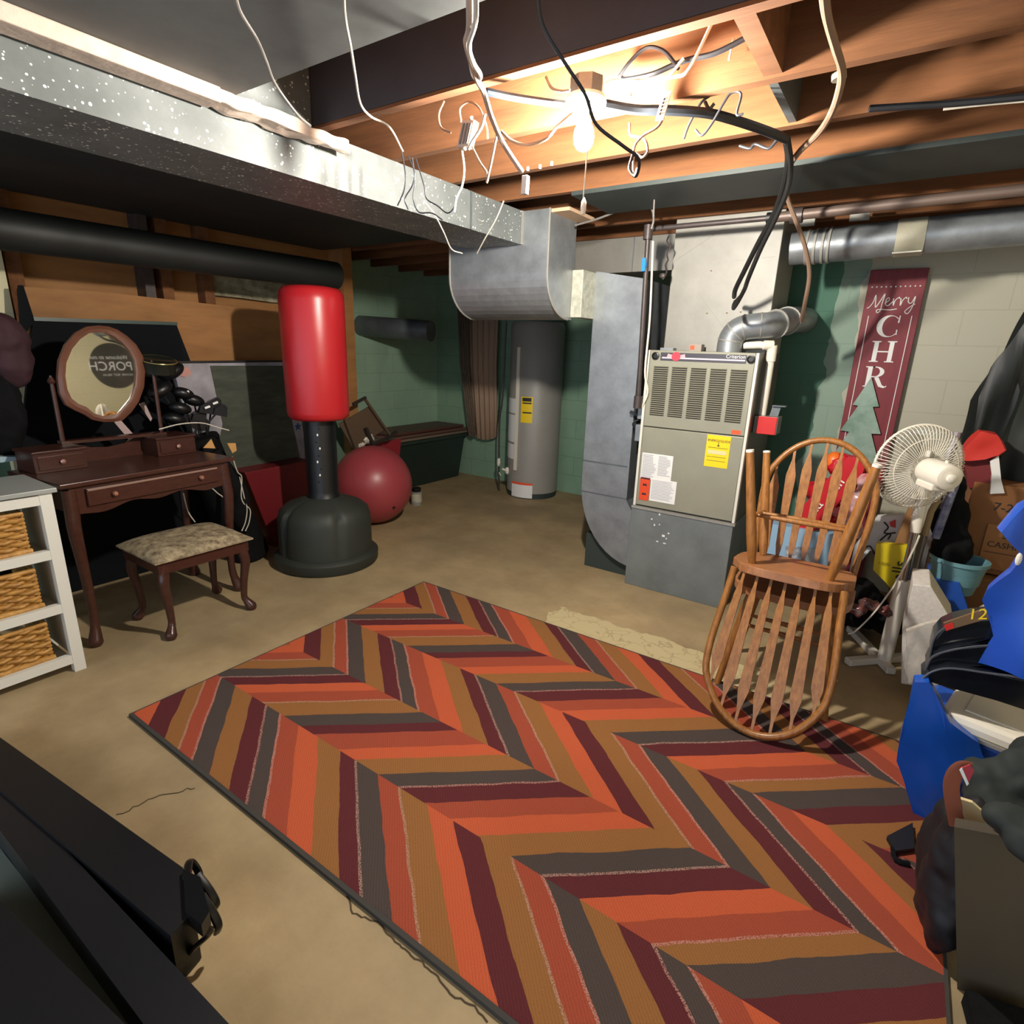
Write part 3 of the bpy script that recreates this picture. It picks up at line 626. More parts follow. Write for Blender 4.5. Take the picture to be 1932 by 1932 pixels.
# ============================================================ LEFT SIDE
# ---- vanity (local frame: x along its front, y to its back, z up)
vo_ = PZ(180, 1212, 0)
rz = math.atan2(.996, -.094)
vt = thing('vanity_table', 'dark cherry wood vanity table with small drawers against the left wall', 'table', (-3.095, .912, 0), rz=rz)
Lx, Dy, Hz = .86, .50, .84
MB().box(-.012, Lx+.012, -.012, Dy, Hz-.022, Hz).build('tabletop', m_cherry, vt, bevel=.004)
ap = [(0.04, .66)]+[(.04+.78*k/24, .672+.022*math.sin(PI*k/24)+.010*math.cos(6*PI*k/24)) for k in range(25)]+[(.82, .66), (.83, .815), (.03, .815)]
MB().slab([(x, .012, z) for x, z in ap], (0, .02, 0)).box(.03, .05, .03, Dy-.03, .69, .815).box(.81, .83, .03, Dy-.03, .69, .815).box(.03, .83, Dy-.05, Dy-.03, .69, .815).build('apron', m_cherry, vt)
dr = MB().box(.095, .765, -.004, .014, .715, .80).build('drawer', m_cherry, vt, bevel=.003)
MB().box(.10, .76, -.006, -.003, .788, .797).build('drawer_edge', mat('worn_edge', '#8f7468', .3), dr)
for x in (.21, .655): MB().lathe([(.006, 0), (.006, .008), (.013, .014), (.009, .024), (.002, .026)], (x, -.004, .757), (0, -1, 0), 14).build('knob', mat('brass_knob', '#c08a72', .25, .6), dr, smooth=True)
def cab_leg(x, y, h, sx, sy, r=.032, par=None, m=m_cherry):
    k = h/.80
    pts = [(x, y, h), (x+.004*sx, y+.004*sy, h-.10*k), (x+.010*sx, y+.010*sy, h-.2*k), (x-.002*sx, y-.002*sy, h-.42*k), (x-.008*sx, y-.008*sy, h-.62*k), (x-.002*sx, y-.002*sy, .06*k+.03), (x+.014*sx, y+.014*sy, .022), (x+.016*sx, y+.016*sy, .001)]
    return MB().tube(pts, [r*1.05, r*1.05, r*.98, r*.78, r*.66, r*.72, r*1.15, r*.85], 12, 5).build('leg', m, par, smooth=True)
for x, y, a, b_ in ((.04, .035, -1, -1), (.82, .035, 1, -1), (.04, .46, -1, 1), (.82, .46, 1, 1)): cab_leg(x, y, .80, a, b_, .03, vt)
# little drawer boxes and the mirror stand
for x0, x1 in ((.03, .255), (.615, .84)):
    bxp = MB().box(x0, x1, .30, .49, Hz, Hz+.095).box(x0-.006, x1+.006, .292, .495, Hz+.095, Hz+.108).build('drawer_box', m_cherry, vt, bevel=.003)
    dd = MB().box(x0+.015, x1-.015, .294, .30, Hz+.015, Hz+.082).build('small_drawer', m_cherry, bxp, bevel=.002)
    MB().lathe([(.005, 0), (.005, .008), (.012, .013), (.002, .022)], ((x0+x1)/2, .294, Hz+.05), (0, -1, 0), 12).build('knob', mat('pale_knob', '#cf9f8f', .25, .5), dd, smooth=True)
bp_ = [(0.25, Hz), (.62, Hz), (.62, Hz+.10), (.60, Hz+.11), (.52, Hz+.075), (.435, Hz+.065), (.35, Hz+.075), (.27, Hz+.11), (.25, Hz+.10)]
MB().slab([(x, .455, z) for x, z in bp_], (0, .02, 0)).build('back_rail', m_cherry, vt)
# mirror
mo = V(-3.56, 1.30, 1.30)
mn = V(.996, .062, .063).normalized()
outer = [(187, 614), (165, 616), (143, 628), (124, 650), (112, 680), (109, 712), (113, 742), (125, 764), (142, 774), (160, 782), (175, 792), (195, 796), (215, 796), (232, 793), (248, 778), (262, 758), (272, 730), (274, 700), (270, 672), (257, 650), (240, 634), (222, 622), (205, 616)]
inner = [(182, 627), (166, 629), (150, 640), (135, 658), (124, 684), (122, 710), (126, 735), (134, 752), (147, 762), (162, 768), (176, 780), (192, 785), (210, 784), (222, 781), (233, 768), (246, 752), (254, 728), (256, 702), (253, 680), (243, 661), (229, 646), (213, 634), (198, 628)]
O3 = [PP(x, y, mo, mn) for x, y in outer]; I3 = [PP(x, y, mo, mn) for x, y in inner]
mrr = thing('tilting_mirror', 'oval dressing mirror in a brown frame standing on the vanity', 'mirror', (mo.x, mo.y, .84))
fb_ = MB(); n_ = len(O3)
A = [fb_.bm.verts.new(p) for p in O3]; Bv = [fb_.bm.verts.new(p+mn*.008) for p in I3]; Cv = [fb_.bm.verts.new(p+mn*.012) for p in [o.lerp(i, .5) for o, i in zip(O3, I3)]]; Dv = [fb_.bm.verts.new(p-mn*.02) for p in O3]; Ev = [fb_.bm.verts.new(p-mn*.02) for p in I3]
for k in range(n_):
    j = (k+1) % n_
    for P_, Q_ in ((Dv, A), (A, Cv), (Cv, Bv), (Bv, Ev), (Ev, Dv)): fb_.face([P_[k], P_[j], Q_[j], Q_[k]])
fb_.build('mirror_frame', mat('mirror_frame_wood', '#6b4434', .35, 0, .1, 10), mrr, smooth=True)
MB().slab([p-mn*.004 for p in I3], -mn*.006).build('glass', mat('mirror_glass', '#e8e6e0', .02, 1.), mrr)
MB().slab([p-mn*.02 for p in O3], -mn*.006).build('backing', m_cherry, mrr)
for px, top in ((97, 700), (287, 660)):
    t = PX(px, 720 if px < 200 else 690, -3.57); MB().tube([(t.x, t.y, .95 if px > 200 else .95), (t.x, t.y, t.z-.03), (t.x, t.y, t.z+.03)], [.012, .010, .006], 10).lathe([(.014, -.01), (.018, 0), (.01, .02)], (t.x, t.y, t.z), seg=10).build('post', m_cherry, mrr, smooth=True)
MB().box(-3.60, -3.54, PX(97, 720, -3.57).y-.015, PX(287, 690, -3.57).y+.015, .949, .965).build('stand_bar', m_cherry, mrr)
# ---- stool
sx0, sx1, sy0, sy1 = -3.285, -2.875, 1.165, 1.66
st = thing('vanity_stool', 'low cherry wood stool with patterned brown upholstered seat', 'stool', ((sx0+sx1)/2, (sy0+sy1)/2, 0))
m_tap = mat('tapestry', '#b3a382', .9, 0, 0, 26, .3, 150, col2='#5a4a38')
MB().box(sx0+.01, sx1-.01, sy0+.01, sy1-.01, .36, .43).build('seat_rail', m_cherry, st, bevel=.003)
cu2 = MB()
nx, ny = 12, 14; g = [[None]*(ny+1) for _ in range(nx+1)]
for i in range(nx+1):
    for j in range(ny+1):
        a, b_ = i/nx*2-1, j/ny*2-1
        h = .43+.045*(max(0, 1-a**4)**.5)*(max(0, 1-b_**4)**.5)
        g[i][j] = cu2.bm.verts.new((sx0-.01+(sx1-sx0+.02)*i/nx, sy0-.01+(sy1-sy0+.02)*j/ny, h+.004))
for i in range(nx):
    for j in range(ny): cu2.face([g[i][j], g[i+1][j], g[i+1][j+1], g[i][j+1]])
cu2.box(sx0-.01, sx1+.01, sy0-.01, sy1+.01, .426, .435)
cu2.build('seat_cushion', m_tap, st, smooth=True)
for x, y, a, b_ in ((sx0+.04, sy0+.04, -1, -1), (sx1-.035, sy0+.04, 1, -1), (sx0+.04, sy1-.04, -1, 1), (sx1-.035, sy1-.04, 1, 1)): cab_leg(x, y, .40, a, b_, .026, st)
# ---- white wicker drawer unit
ux, uy0, uy1, ut = -2.925, .05, .825, .868
wu = thing('wicker_drawer_unit', 'white wooden storage unit with three wicker basket drawers', 'drawer unit', (ux-.18, (uy0+uy1)/2, 0))
MB().box(ux-.38, ux+.012, uy0-.015, uy1+.018, ut-.02, ut).build('top_board', mat('unit_top', '#9a9d98', .35), wu, bevel=.003)
for y0, y1 in ((uy0, uy0+.045), (uy1-.045, uy1)):
    fm = MB()
    fm.box(ux-.04, ux, y0, y1, 0, ut-.02); fm.box(ux-.38, ux-.34, y0, y1, 0, ut-.02)
    fm.box(ux-.341, ux-.039, y0+.012, y1-.012, .07, ut-.02)
    fm.build('side_frame', m_white, wu)
rails = [.045, .30, .555, .80]
for z in rails: MB().box(ux-.03, ux-.002, uy0+.045, uy1-.045, z, z+.042).build('rail', m_white, wu)
for z in rails[:3]: MB().box(ux-.36, ux-.03, uy0+.04, uy1-.04, z+.01, z+.02).build('shelf', m_white, wu)
m_wick = mat('wicker', '#c9964a', .55, 0, 0, 30, 0, 60, col2='#9a6a2c')
for z in rails[:3]:
    bk = MB(); za, zb = z+.045, z+.215; ya, yb = uy0+.06, uy1-.105
    bk.box(ux-.33, ux-.045, ya+.01, yb-.01, za, za+.01)
    bk.box(ux-.055, ux-.045, ya+.01, yb-.01, za, zb-.01)
    rows = 10; pitch = (zb-za)/rows
    for r in range(rows):
        zz = za+pitch*(r+.5); pts = []
        n2_ = 48
        for k in range(n2_+1):
            y = ya+(yb-ya)*k/n2_; ph = k/n2_*13*PI+(PI if r % 2 else 0)
            pts.append((ux-.040+.010*math.sin(ph), y, zz+.0015*math.sin(k*1.7+r)))
        bk.tube(pts, .0085, 6)
        bk.tube([(ux-.040, yb, zz), (ux-.33, yb, zz)], .0085, 6)
    bk.tube([(ux-.036, ya, zb), (ux-.036, yb, zb), (ux-.33, yb, zb)], .010, 8)
    bk.tube([(ux-.034, ya, za+.004), (ux-.034, yb+.01, za+.004)], .011, 8)
    bb = bk.build('basket', m_wick, wu, smooth=True)
    sk = MB()
    for k in range(1, 7):
        y = ya+(yb-ya)*(k-.0)/6.5; sk.box(ux-.044, ux-.040, y-.004, y+.004, za, zb)
    sk.build('stakes', mat('stake_brown', '#6b4320', .7), bb)
# ---- big dark board leaning on the left wall
bd = thing('black_table_leaf', 'large black folding table top leaning on the left wall behind the vanity', 'table top', (-3.95, 1.4, 0))
MB().slab([(-4.0, 1.20, 1.568), (-4.0, 1.955, 1.582), (-3.98, 2.02, 1.30), (-3.93, 2.10, .0), (-3.93, .80, .0)], (-.03, 0, 0)).build('panel', mat('dark_board', '#0d1014', .75, 0, .1, 3, spec=.12), bd)
MB().bar((-3.995, 1.20, 1.573), (-3.995, 1.955, 1.587), .02, .02).build('edge_trim', mat('dark_green_edge', '#41514c', .35), bd)
q = [PX(35, 538, -4.0), PX(44, 538, -4.0), PX(66, 606, -4.0), PX(40, 640, -4.0)]
MB().slab(q, (-.02, 0, 0)).build('folded_leg', mat('dark_board', '#0d1014'), bd)
for a, b_, c_, d_ in (((214, 795), (228, 793), (252, 820), (242, 828)), ((262, 762), (272, 758), (287, 790), (284, 795))):
    MB().slab([PX(*p, -3.74) for p in (a, b_, c_, d_)], (.002, 0, 0)).build('pale_strip', mat('pale_pink_strip', '#b59c98', .7), bd)
tag(MB().slab([PX(0, 862, -3.6), PX(34, 862, -3.6), PX(30, 869, -3.6), PX(0, 873, -3.6)], (-.1, 0, 0)).build('pale_blue_tray', mat('pale_blue', '#9db4bd', .4)), 'pale bluish tray edge at far left behind the wicker unit', 'tray')
organic('maroon_jacket', [(PX(-10, 640, -3.7), (.10, .14, .14)), (PX(18, 680, -3.7), (.09, .10, .14)),], mat('maroon_cloth', '#331820', .8, 0, .3, 8), .015, .02, .1)
tag(bpy.data.objects['maroon_jacket'], 'dark maroon jacket heaped at the far left edge', 'jacket')
dk = organic('dark_clothes', [(PX(-25, 780, -3.7), (.12, .16, .25)), (V(-3.72, .72, .35), (.12, .13, .35)), (V(-3.72, .7, .8), (.1, .12, .25))], m_blackc, .015, .02, .1)
tag(dk, 'black clothes heap below the maroon jacket at the far left', 'clothes')
# ---- plywood panel behind
tag(MB().slab([PX(46, 541, -4.1), PX(205, 552, -4.1), PX(480, 583, -4.1), PX(545, 590, -4.1), PX(556, 700, -4.1), (-4.05, 2.95, 0), (-4.05, .9, 0), PX(60, 700, -4.1)], (-.02, 0, 0)).build('plywood_sheet', m_ply), 'brown plywood sheet leaning on the wall behind the black board', 'panel')
# ---- poster
Pq = [PX(325, 685, -3.90), PX(548, 683, -3.90), PX(582, 868, -3.90), PX(380, 905, -3.90)]
po_ = thing('wall_poster', 'large pale canvas print leaning behind the golf bag and punching bag', 'poster', (-3.94, 2.4, .5))
MB().slab(Pq, (-.03, 0, 0)).build('canvas', mat('canvas_print', '#a9a4ad', .7, 0, 0, 3.5, 0, 30, col2='#77757c'), po_)
MB().bar(Pq[0]+V(-.01, 0, .006), Pq[1]+V(-.01, 0, .006), .045, .012).build('top_edge', m_rubber, po_)
sc_ = PX(562, 805, -3.896)
MB().slab([sc_+V(0, .035*math.cos(PI/2+k*PI/5)*(1 if k % 2 == 0 else .4), .035*math.sin(PI/2+k*PI/5)*(1 if k % 2 == 0 else .4)) for k in range(10)], (.002, 0, 0)).build('blue_star', mat('blue_star', '#27437a', .6), po_)
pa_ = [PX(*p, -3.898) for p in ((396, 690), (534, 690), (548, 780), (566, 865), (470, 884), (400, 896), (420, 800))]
MB().slab(pa_, (.002, 0, 0)).build('painted_bag_shadow', mat('bag_shadow_tone', '#4b5044', .7, 0, 0, 9, 0, 30, col2='#33382f', stretch=(1, .5, 2)), po_)  # punching bag's cast shadow painted on the canvas as a dark shape
pb_ = [PX(*p, -3.898) for p in ((330, 695), (355, 692), (362, 705), (350, 712), (330, 706))]
MB().slab(pb_, (.003, 0, 0)).build('pink_patch', mat('pink_patch', '#c28f88', .7), po_)
# ---- golf bag and clubs
gb = thing('golf_bag', 'black golf bag with white piping and tan panels behind the vanity', 'golf bag', (-3.72, 1.98, 0))
ga, gbv = V(-3.66, 2.10, 0.02), V(-3.72, 1.86, .86)
MB().tube([ga, ga.lerp(gbv, .3), ga.lerp(gbv, .7), gbv], [.13, .135, .12, .125], 24).build('bag_body', m_blackc, gb, smooth=True)
ax_ = (gbv-ga).normalized()
MB().lathe([(.128, -.02), (.134, 0), (.128, .02)], gbv, ax_, 28).build('rim', m_blackc, gb, smooth=True)
MB().tube([PX(405, 850, -3.55), PX(440, 905, -3.53), PX(455, 940, -3.52), PX(452, 975, -3.52), PX(462, 1000, -3.52)], [.03, .05, .055, .05, .03], 10, 4).build('side_pocket', m_blackc, gb, smooth=True)
for pl_ in ([(438, 861), (448, 890), (456, 900), (455, 935), (460, 950), (472, 962), (470, 985), (463, 1002)], [(452, 900), (460, 935), (466, 960), (463, 985), (456, 1002)], [(390, 912), (410, 930), (425, 945), (427, 985)], [(346, 930), (355, 965), (368, 985)], [(300, 810), (340, 800), (380, 798), (410, 806), (432, 812)]):
    MB().tube([PX(x, y, -3.47) for x, y in pl_], .0035, 6, 4).build('white_piping', mat('piping', '#c9c2b4', .5), gb, smooth=True)
for pl_ in (((383, 845), (398, 828), (406, 846)), ((428, 836), (444, 836), (446, 850), (438, 855)), ((424, 915), (430, 912), (436, 985), (430, 990))):
    MB().slab([PX(x, y, -3.475) for x, y in pl_], (.004, 0, 0)).build('tan_panel', mat('tan_leather', '#c09055', .5), gb)
heads = [(322, 700, 'driver'), (300, 735, 'driver'), (345, 742, 'wood'), (365, 755, 'wood'), (340, 770, 'wood'), (385, 770, 'iron'), (400, 762, 'iron'), (372, 785, 'iron'), (412, 775, 'iron'), (330, 790, 'wood')]
names = {'driver': 'big black driver head', 'wood': 'black fairway wood head', 'iron': 'dark steel iron head'}
where = ['with white and yellow sole mark just right of the mirror', 'low against the mirror post', 'in the middle of the set', 'beside the canvas print corner', 'low in the middle, over the bag rim', 'with a white ring badge, before the print', 'topmost of the irons at the right', 'lowest of the irons', 'rightmost of the clubs', 'lowest left, over the drawer box']
for i, (x, y, kd) in enumerate(heads):
    p = PX(x, y, -3.62-.015*(i % 4)); base_p = gbv+V(random.uniform(-.07, .07), random.uniform(-.06, .07), -.02)
    g = thing('golf_club', names[kd]+' '+where[i], 'golf club', tuple(base_p), group='golf clubs in the black bag')
    MB().tube([base_p, p], .0055, 8).build('shaft', mat('dark_shaft', '#3a3b3e', .3, .6), g, smooth=True)
    if kd == 'driver': mb = MB().ball(p, (.07, .08, .045), 18, Matrix.Rotation(.5, 3, 'X'))
    elif kd == 'wood': mb = MB().ball(p, (.05, .066, .036), 16, Matrix.Rotation(-.3, 3, 'X'))
    else: mb = MB().slab([p+V(0, a, b_) for a, b_ in ((-.045, -.02), (.04, -.042), (.052, .018), (.03, .042), (-.03, .018))], (.022, 0, 0))
    mb.build('club_head', m_black if kd != 'iron' else mat('dark_steel', '#3b3d40', .3, .7), g, smooth=True)
    if i in (0, 2, 5, 6): MB().bar(p+V(.036, -.014, .004), p+V(.04, .016, .014), .012, .012).build('sole_mark', m_yellow if i == 0 else m_paper, g)
tn = thing('round_tin_cap', 'round black lidded tin standing on top of the club heads', 'tin', tuple(PX(298, 690, -3.60)))
c = PX(298, 684, -3.60)
MB().lathe([(.092, -.05), (.096, .012), (.099, .018), (.088, .020), (.08, .014)], c, (.25, 0, 1), 32).build('tin_body', mat('tin_black', '#20241f', .25), tn, smooth=True)
MB().lathe([(.0985, .013), (.1000, .016), (.0985, .019)], c, (.25, 0, 1), 32, caps=False).build('gold_rim', mat('gold_rim', '#9c8f5c', .3, .5), tn, smooth=True)
# ---- red tote behind the punching bag
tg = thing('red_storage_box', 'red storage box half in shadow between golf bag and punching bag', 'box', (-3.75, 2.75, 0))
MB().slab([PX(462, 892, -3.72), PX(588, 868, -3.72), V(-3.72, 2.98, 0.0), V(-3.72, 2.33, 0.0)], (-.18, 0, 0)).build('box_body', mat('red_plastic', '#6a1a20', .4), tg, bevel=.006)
# ---- exercise ball, paint can
bc = V(-3.645, 3.255, .335)
eb_ = tag(MB().ball(bc, .335, 48).build('exercise_ball', mat('rose_rubber', '#9c3f45', .38, 0, .03, 3), smooth=True), 'large dusty rose exercise ball on the floor behind the punching bag', 'ball')
MB().lathe([(.012, 0), (.013, .006), (.004, .007)], bc+V(.30, -.05, -.14), V(.30, -.05, -.14), 12).build('valve_plug', m_rubber, eb_)
cc = PZ(786, 952)
pt = thing('paint_can', 'small paint can with a drip-stained label beside the exercise ball', 'can', tuple(cc))
MB().lathe([(.05, 0), (.052, .004), (.052, .125), (.054, .128), (.054, .134), (.045, .134)], cc, seg=28).build('can_body', mat('can_grey', '#a9aaa3', .4, .3), pt, smooth=True)
MB().lathe([(.0525, .035), (.0525, .115)], cc, seg=28, caps=False).build('paper_label', mat('can_label', '#cdbfa0', .6, 0, 0, 12, 0, 30, col2='#9aa0a0'), pt, smooth=True)
tmb = text_mb('BEHR', cc+V(-.02, -.057, .045), V(.8, .6, 0), Z1, .03); tmb.build('lettering', mat('label_blue', '#22324f', .5), pt)
MB().lathe([(.04, .134), (.045, .14), (.045, .17), (.03, .175)], cc, seg=20).build('lid_stack', m_black, pt, smooth=True)
# ---- red bin behind the ball and folding stand
rbn = thing('red_bucket_bin', 'red plastic bin with clear bags on top behind the exercise ball', 'bin', (-4.1, 3.9, 0))
MB().slab([V(-4.05, 3.57, PX(655, 842, -4.05).z), PX(757, 828, -4.05), PX(750, 900, -4.05), V(-4.05, 4.1, 0), V(-4.05, 3.57, 0)], (-.3, 0, 0)).build('bin_body', mat('red_bin', '#8f2530', .4), rbn)
organic('clear_bag', [(PX(690, 828, -4.0), (.08, .08, .05)), (PX(675, 838, -4.0), (.07, .06, .04))], mat('clear_plastic', '#c9c0b4', .15, 0, .2, 30), .008, .02, .03, rbn)
fs = thing('folding_rack', 'brown wooden folding luggage rack with dark webbing feet above the ball', 'rack', tuple(PX(700, 880, -3.95)))
m_rack = mat('rack_brown', '#5c4a3a', .5)
m_rackd = mat('rack_dark', '#2b2320', .6)
D_ = -3.92
for a, b_, w_, mm in (((643, 770), (680, 868), .02, m_rack), ((688, 752), (735, 820), .02, m_rack), ((666, 763), (690, 750), .022, m_rackd), ((730, 828), (748, 815), .028, m_rackd), ((645, 872), (684, 862), .028, m_rackd), ((690, 808), (704, 840), .028, m_rackd), ((704, 838), (732, 825), .022, m_rackd), ((704, 840), (716, 852), .022, m_rackd)):
    MB().bar(PX(*a, D_), PX(*b_, D_), w_, w_, (1, 0, 0)).build('rack_bar', mm, fs)
MB().slab([PX(*p, D_-.03) for p in ((640, 800), (700, 765), (726, 810), (668, 848))], (-.012, 0, 0)).build('back_panel', m_rack, fs)
# ---- dark green tote with boards on top
tt = thing('dark_green_tote', 'dark green storage tote on the floor in the far recess', 'tote', (-4.48, 4.85, 0))
MB().slab([(-4.27, 4.50, 0), (-4.27, 5.17, 0), (-4.23, 5.24, .50), (-4.23, 4.10, .50), (-4.25, 4.2, 0.05)], (-.44, 0, 0)).build('tote_body', mat('tote_green', '#24302c', .4), tt, bevel=.008)
MB().box(-4.69, -4.20, 4.08, 5.27, .49, .525).build('lid', mat('tote_lid', '#2b3a33', .4), tt, bevel=.006)
for k, (z, cl) in enumerate(((.53, '#7c6a5c'), (.560, '#6b5145'), (.59, '#5b3835'))):
    tag(MB().box(-4.70, -4.20-.03*k, 4.02+.02*k, 5.29-.02*k, z, z+.025).build('folded_board', mat('board%d' % k, cl, .5), bevel=.006), ['tan folded board lying directly on the green tote', 'brown folded board in the middle of the stack on the tote', 'maroon board topmost on the green tote'][k], 'board', 'boards stacked on the green tote')

# ---- black boards lying at the near left
m_blk = mat('satin_black', '#0e0f12', .45, 0, .1, 3)
def lyb(name, pts, z, t, m, label, catg):
    return tag(MB().slab([PZ(x, y, z) for x, y in pts], (0, 0, -t)).build(name, m), label, catg)
bb_ = thing('black_bench_board', 'long black board with metal hooks at its end near the lower left', 'board', tuple(PZ(200, 1600, 0)))
MB().slab([PZ(x, y, .16) for x, y in ((-60, 1345), (0, 1391), (345, 1637), (366, 1718), (322, 1766), (98, 1574), (-60, 1440))], (0, 0, -.155)).build('board', m_blk, bb_)
m_hook = mat('hook_black', '#17181a', .3, .3)
for pl_ in ([(352, 1655), (358, 1625), (372, 1640), (378, 1660)], [(372, 1650), (395, 1680), (408, 1705), (405, 1715)], [(380, 1690), (400, 1720), (412, 1745), (410, 1758)], [(375, 1720), (385, 1750), (396, 1760), (370, 1785), (360, 1797)]):
    MB().tube([PZ(x, y, .17-.03*i) for i, (x, y) in enumerate(pl_)], .011, 8, 4, flat=.6).build('hook', m_hook, bb_, smooth=True)
MB().slab([PZ(x, y, .175) for x, y in ((345, 1640), (378, 1655), (395, 1720), (380, 1745), (350, 1720))], (0, 0, -.04)).build('hook_plate', m_hook, bb_)
lyb('black_rail_board', [(-60, 1440), (98, 1574), (440, 1940), (460, 2000), (330, 2000), (271, 1932), (0, 1567), (-60, 1500)], .15, .145, mat('rail_black', '#15161a', .4), 'long black board running diagonally to the bottom edge, beside the hooked one', 'board')
lyb('grey_green_panel', [(-60, 1500), (0, 1600), (262, 1940), (290, 2000), (180, 2000), (-60, 1640)], .06, .055, mat('grey_green', '#6f776c', .6), 'narrow grey green panel lying between two black boards at lower left', 'panel')
lyb('black_corner_board', [(-60, 1640), (0, 1699), (236, 1932), (300, 2000), (100, 2300), (-200, 2000)], .17, .165, m_blk, 'broad black board filling the bottom left corner', 'board')

# ============================================================ CABLES AND CEILING FITTINGS
m_cabw = mat('cable_white', '#cfc8bb', .45)
m_cabg = mat('cable_grey', '#6e6a66', .5)
m_cabd = mat('cable_dark', '#24262c', .5)
m_cabb = mat('cable_beige', '#8d7462', .5)
def cable(name, pts, Y, r, m, label, n=6, catg='cable'):
    P_ = []
    for i, p in enumerate(pts):
        if len(p) == 3: P_.append(PY(p[0], p[1], p[2]))
        else:
            t = i/(len(pts)-1); yy = Y if isinstance(Y, (int, float)) else Y[0]+(Y[1]-Y[0])*t
            P_.append(PY(p[0], p[1], yy))
    if name in ('beige_conduit', 'hanging_cable', 'main_cable', 'black_conduit', 'refrigerant_line', 'edge_cable'):
        P_ = [p if p.z < 2.222 else CAM+(p-CAM)*((2.222-H)/(p.z-H)) for p in P_]
    return tag(MB().tube(P_, r, 8, n).build(name, m, smooth=True), label, catg)
cable('hanging_cable', [(440, -30), (452, 20), (485, 75), (502, 115), (520, 160), (560, 215), (585, 237)], (.66, 1.20), .0038, m_cabg, 'grey cable sagging below the grey sheet at upper left')
cable('hanging_cable', [(648, -30), (651, 30), (662, 90), (670, 140), (680, 195), (700, 220), (735, 240), (760, 285)], (1.0, 1.75), .0036, mat('cable_mid', '#9a958d', .5), 'pale cable hanging in the middle of the upper left bay')
cable('hanging_cable', [(1015, -20), (1025, 50), (1070, 125), (1105, 180), (1125, 235), (1175, 275), (1205, 300), (1200, 332), (1188, 318), (1195, 290)], (1.2, 1.55), .004, m_cabd, 'dark cable passing in front of the glowing bulb')
cable('main_cable', [(885, -30), (886, 50), (880, 80), (890, 120), (900, 150), (912, 172), (925, 215), (940, 252), (955, 280), (985, 325)], (1.05, 1.62), .0075, mat('cable_tan', '#b7a090', .5), 'thick tan cable dropping from the top centre to a connector')
cable('main_cable', [(898, -30), (897, 40), (885, 85), (893, 118), (906, 140), (903, 150), (892, 140), (884, 95)], (1.03, 1.45), .0055, m_cabw, 'white cable twisted round the thick tan one at top centre')
cable('ceiling_cable', [(945, 247), (965, 265), (995, 273), (1030, 262), (1050, 240), (1080, 214)], (1.6, 1.72), .005, m_cabb, 'beige cable looping from the tan cable to the lamp holder')
cable('ceiling_cable', [(915, 215), (908, 240), (890, 268), (884, 282)], 1.6, .005, m_cabw, 'short white cable into the hanging metal box')
cable('ceiling_cable', [(937, 255), (928, 300), (918, 345)], 1.62, .004, m_cabb, 'short beige tail hanging below the tan cable')
cable('ceiling_cable', [(872, 285), (876, 320), (872, 350), (862, 372), (857, 400)], 1.7, .0035, m_cabw, 'thin white lead under the hanging metal box')
cable('ceiling_cable', [(890, 275), (905, 305), (918, 325), (920, 342)], 1.65, .0035, m_cabb, 'thin beige lead right of the metal box')
cable('ceiling_cable', [(838, 190), (828, 215), (832, 240), (850, 250)], 1.65, .0035, m_cabb, 'curled beige cable at the left end of the lit bay')
cable('ceiling_cable', [(870, 230), (868, 205), (885, 192), (905, 205), (918, 240), (920, 262)], 1.68, .0035, m_cabb, 'beige loop above the hanging metal box')
cable('ceiling_cable', [(1030, 145), (1040, 165), (1058, 172), (1075, 170)], 1.7, .004, m_cabg, 'short grey cable entering the junction box from the left')
cable('duct_wire', [(758, 287), (765, 330), (762, 360), (750, 388)], 1.66, .0025, m_cabd, 'leftmost thin dark wire hanging over the trunk duct face')
cable('duct_wire', [(770, 295), (782, 325), (778, 350), (764, 375), (770, 395)], 1.70, .0025, m_cabd, 'second thin dark wire hanging over the trunk duct face')
cable('duct_wire', [(778, 298), (783, 340), (780, 375), (790, 400), (815, 402), (835, 415)], 1.74, .0025, m_cabd, 'third thin dark wire curving under the trunk duct edge')
cable('duct_wire', [(785, 300), (800, 350), (805, 375), (825, 388), (845, 402), (860, 385), (870, 350)], 1.78, .0025, m_cabd, 'rightmost thin wire looping across the trunk duct face')
cable('duct_wire', [(800, 380), (820, 405), (838, 440), (852, 470), (872, 478)], (1.9, 2.4), .003, m_cabw, 'pale wire sagging below the trunk duct')
cable('duct_wire', [(900, 478), (915, 450), (935, 415), (950, 380)], (2.4, 2.2), .003, m_cabw, 'pale wire rising towards the end of the trunk duct')
blk = cable('black_conduit', [(918, 173), (960, 182), (1010, 190), (1065, 197)], (1.80, 1.80), .011, mat('conduit_blue', '#3c4550', .5), 'dark conduit running left from the lamp holder through the lit bay')
cable('black_conduit', [(1140, 197), (1200, 207), (1260, 208), (1330, 213), (1380, 225), (1440, 245), (1483, 262)], (1.80, 2.45), .015, mat('conduit_black', '#20252c', .5), 'thick black hose running right from the lamp holder')
cable('branch_cable', [(1170, 145), (1180, 150), (1230, 140), (1290, 115), (1350, 100), (1425, 62)], 1.9, .008, m_cabd, 'dark cable stapled along the joist face right of the lamp')
cable('branch_cable', [(1168, 145), (1190, 115), (1220, 90), (1250, 95), (1272, 118), (1280, 130)], 1.88, .0055, m_cabd, 'arched dark cable above the lamp')
cable('branch_cable', [(1140, 160), (1160, 152), (1210, 152), (1270, 145), (1300, 130), (1345, 40)], 1.85, .005, m_cabw, 'white cable rising right from the junction box')
cable('branch_cable', [(1190, 178), (1220, 168), (1260, 145), (1290, 110)], 1.84, .0045, m_cabw, 'second white cable right of the junction box')
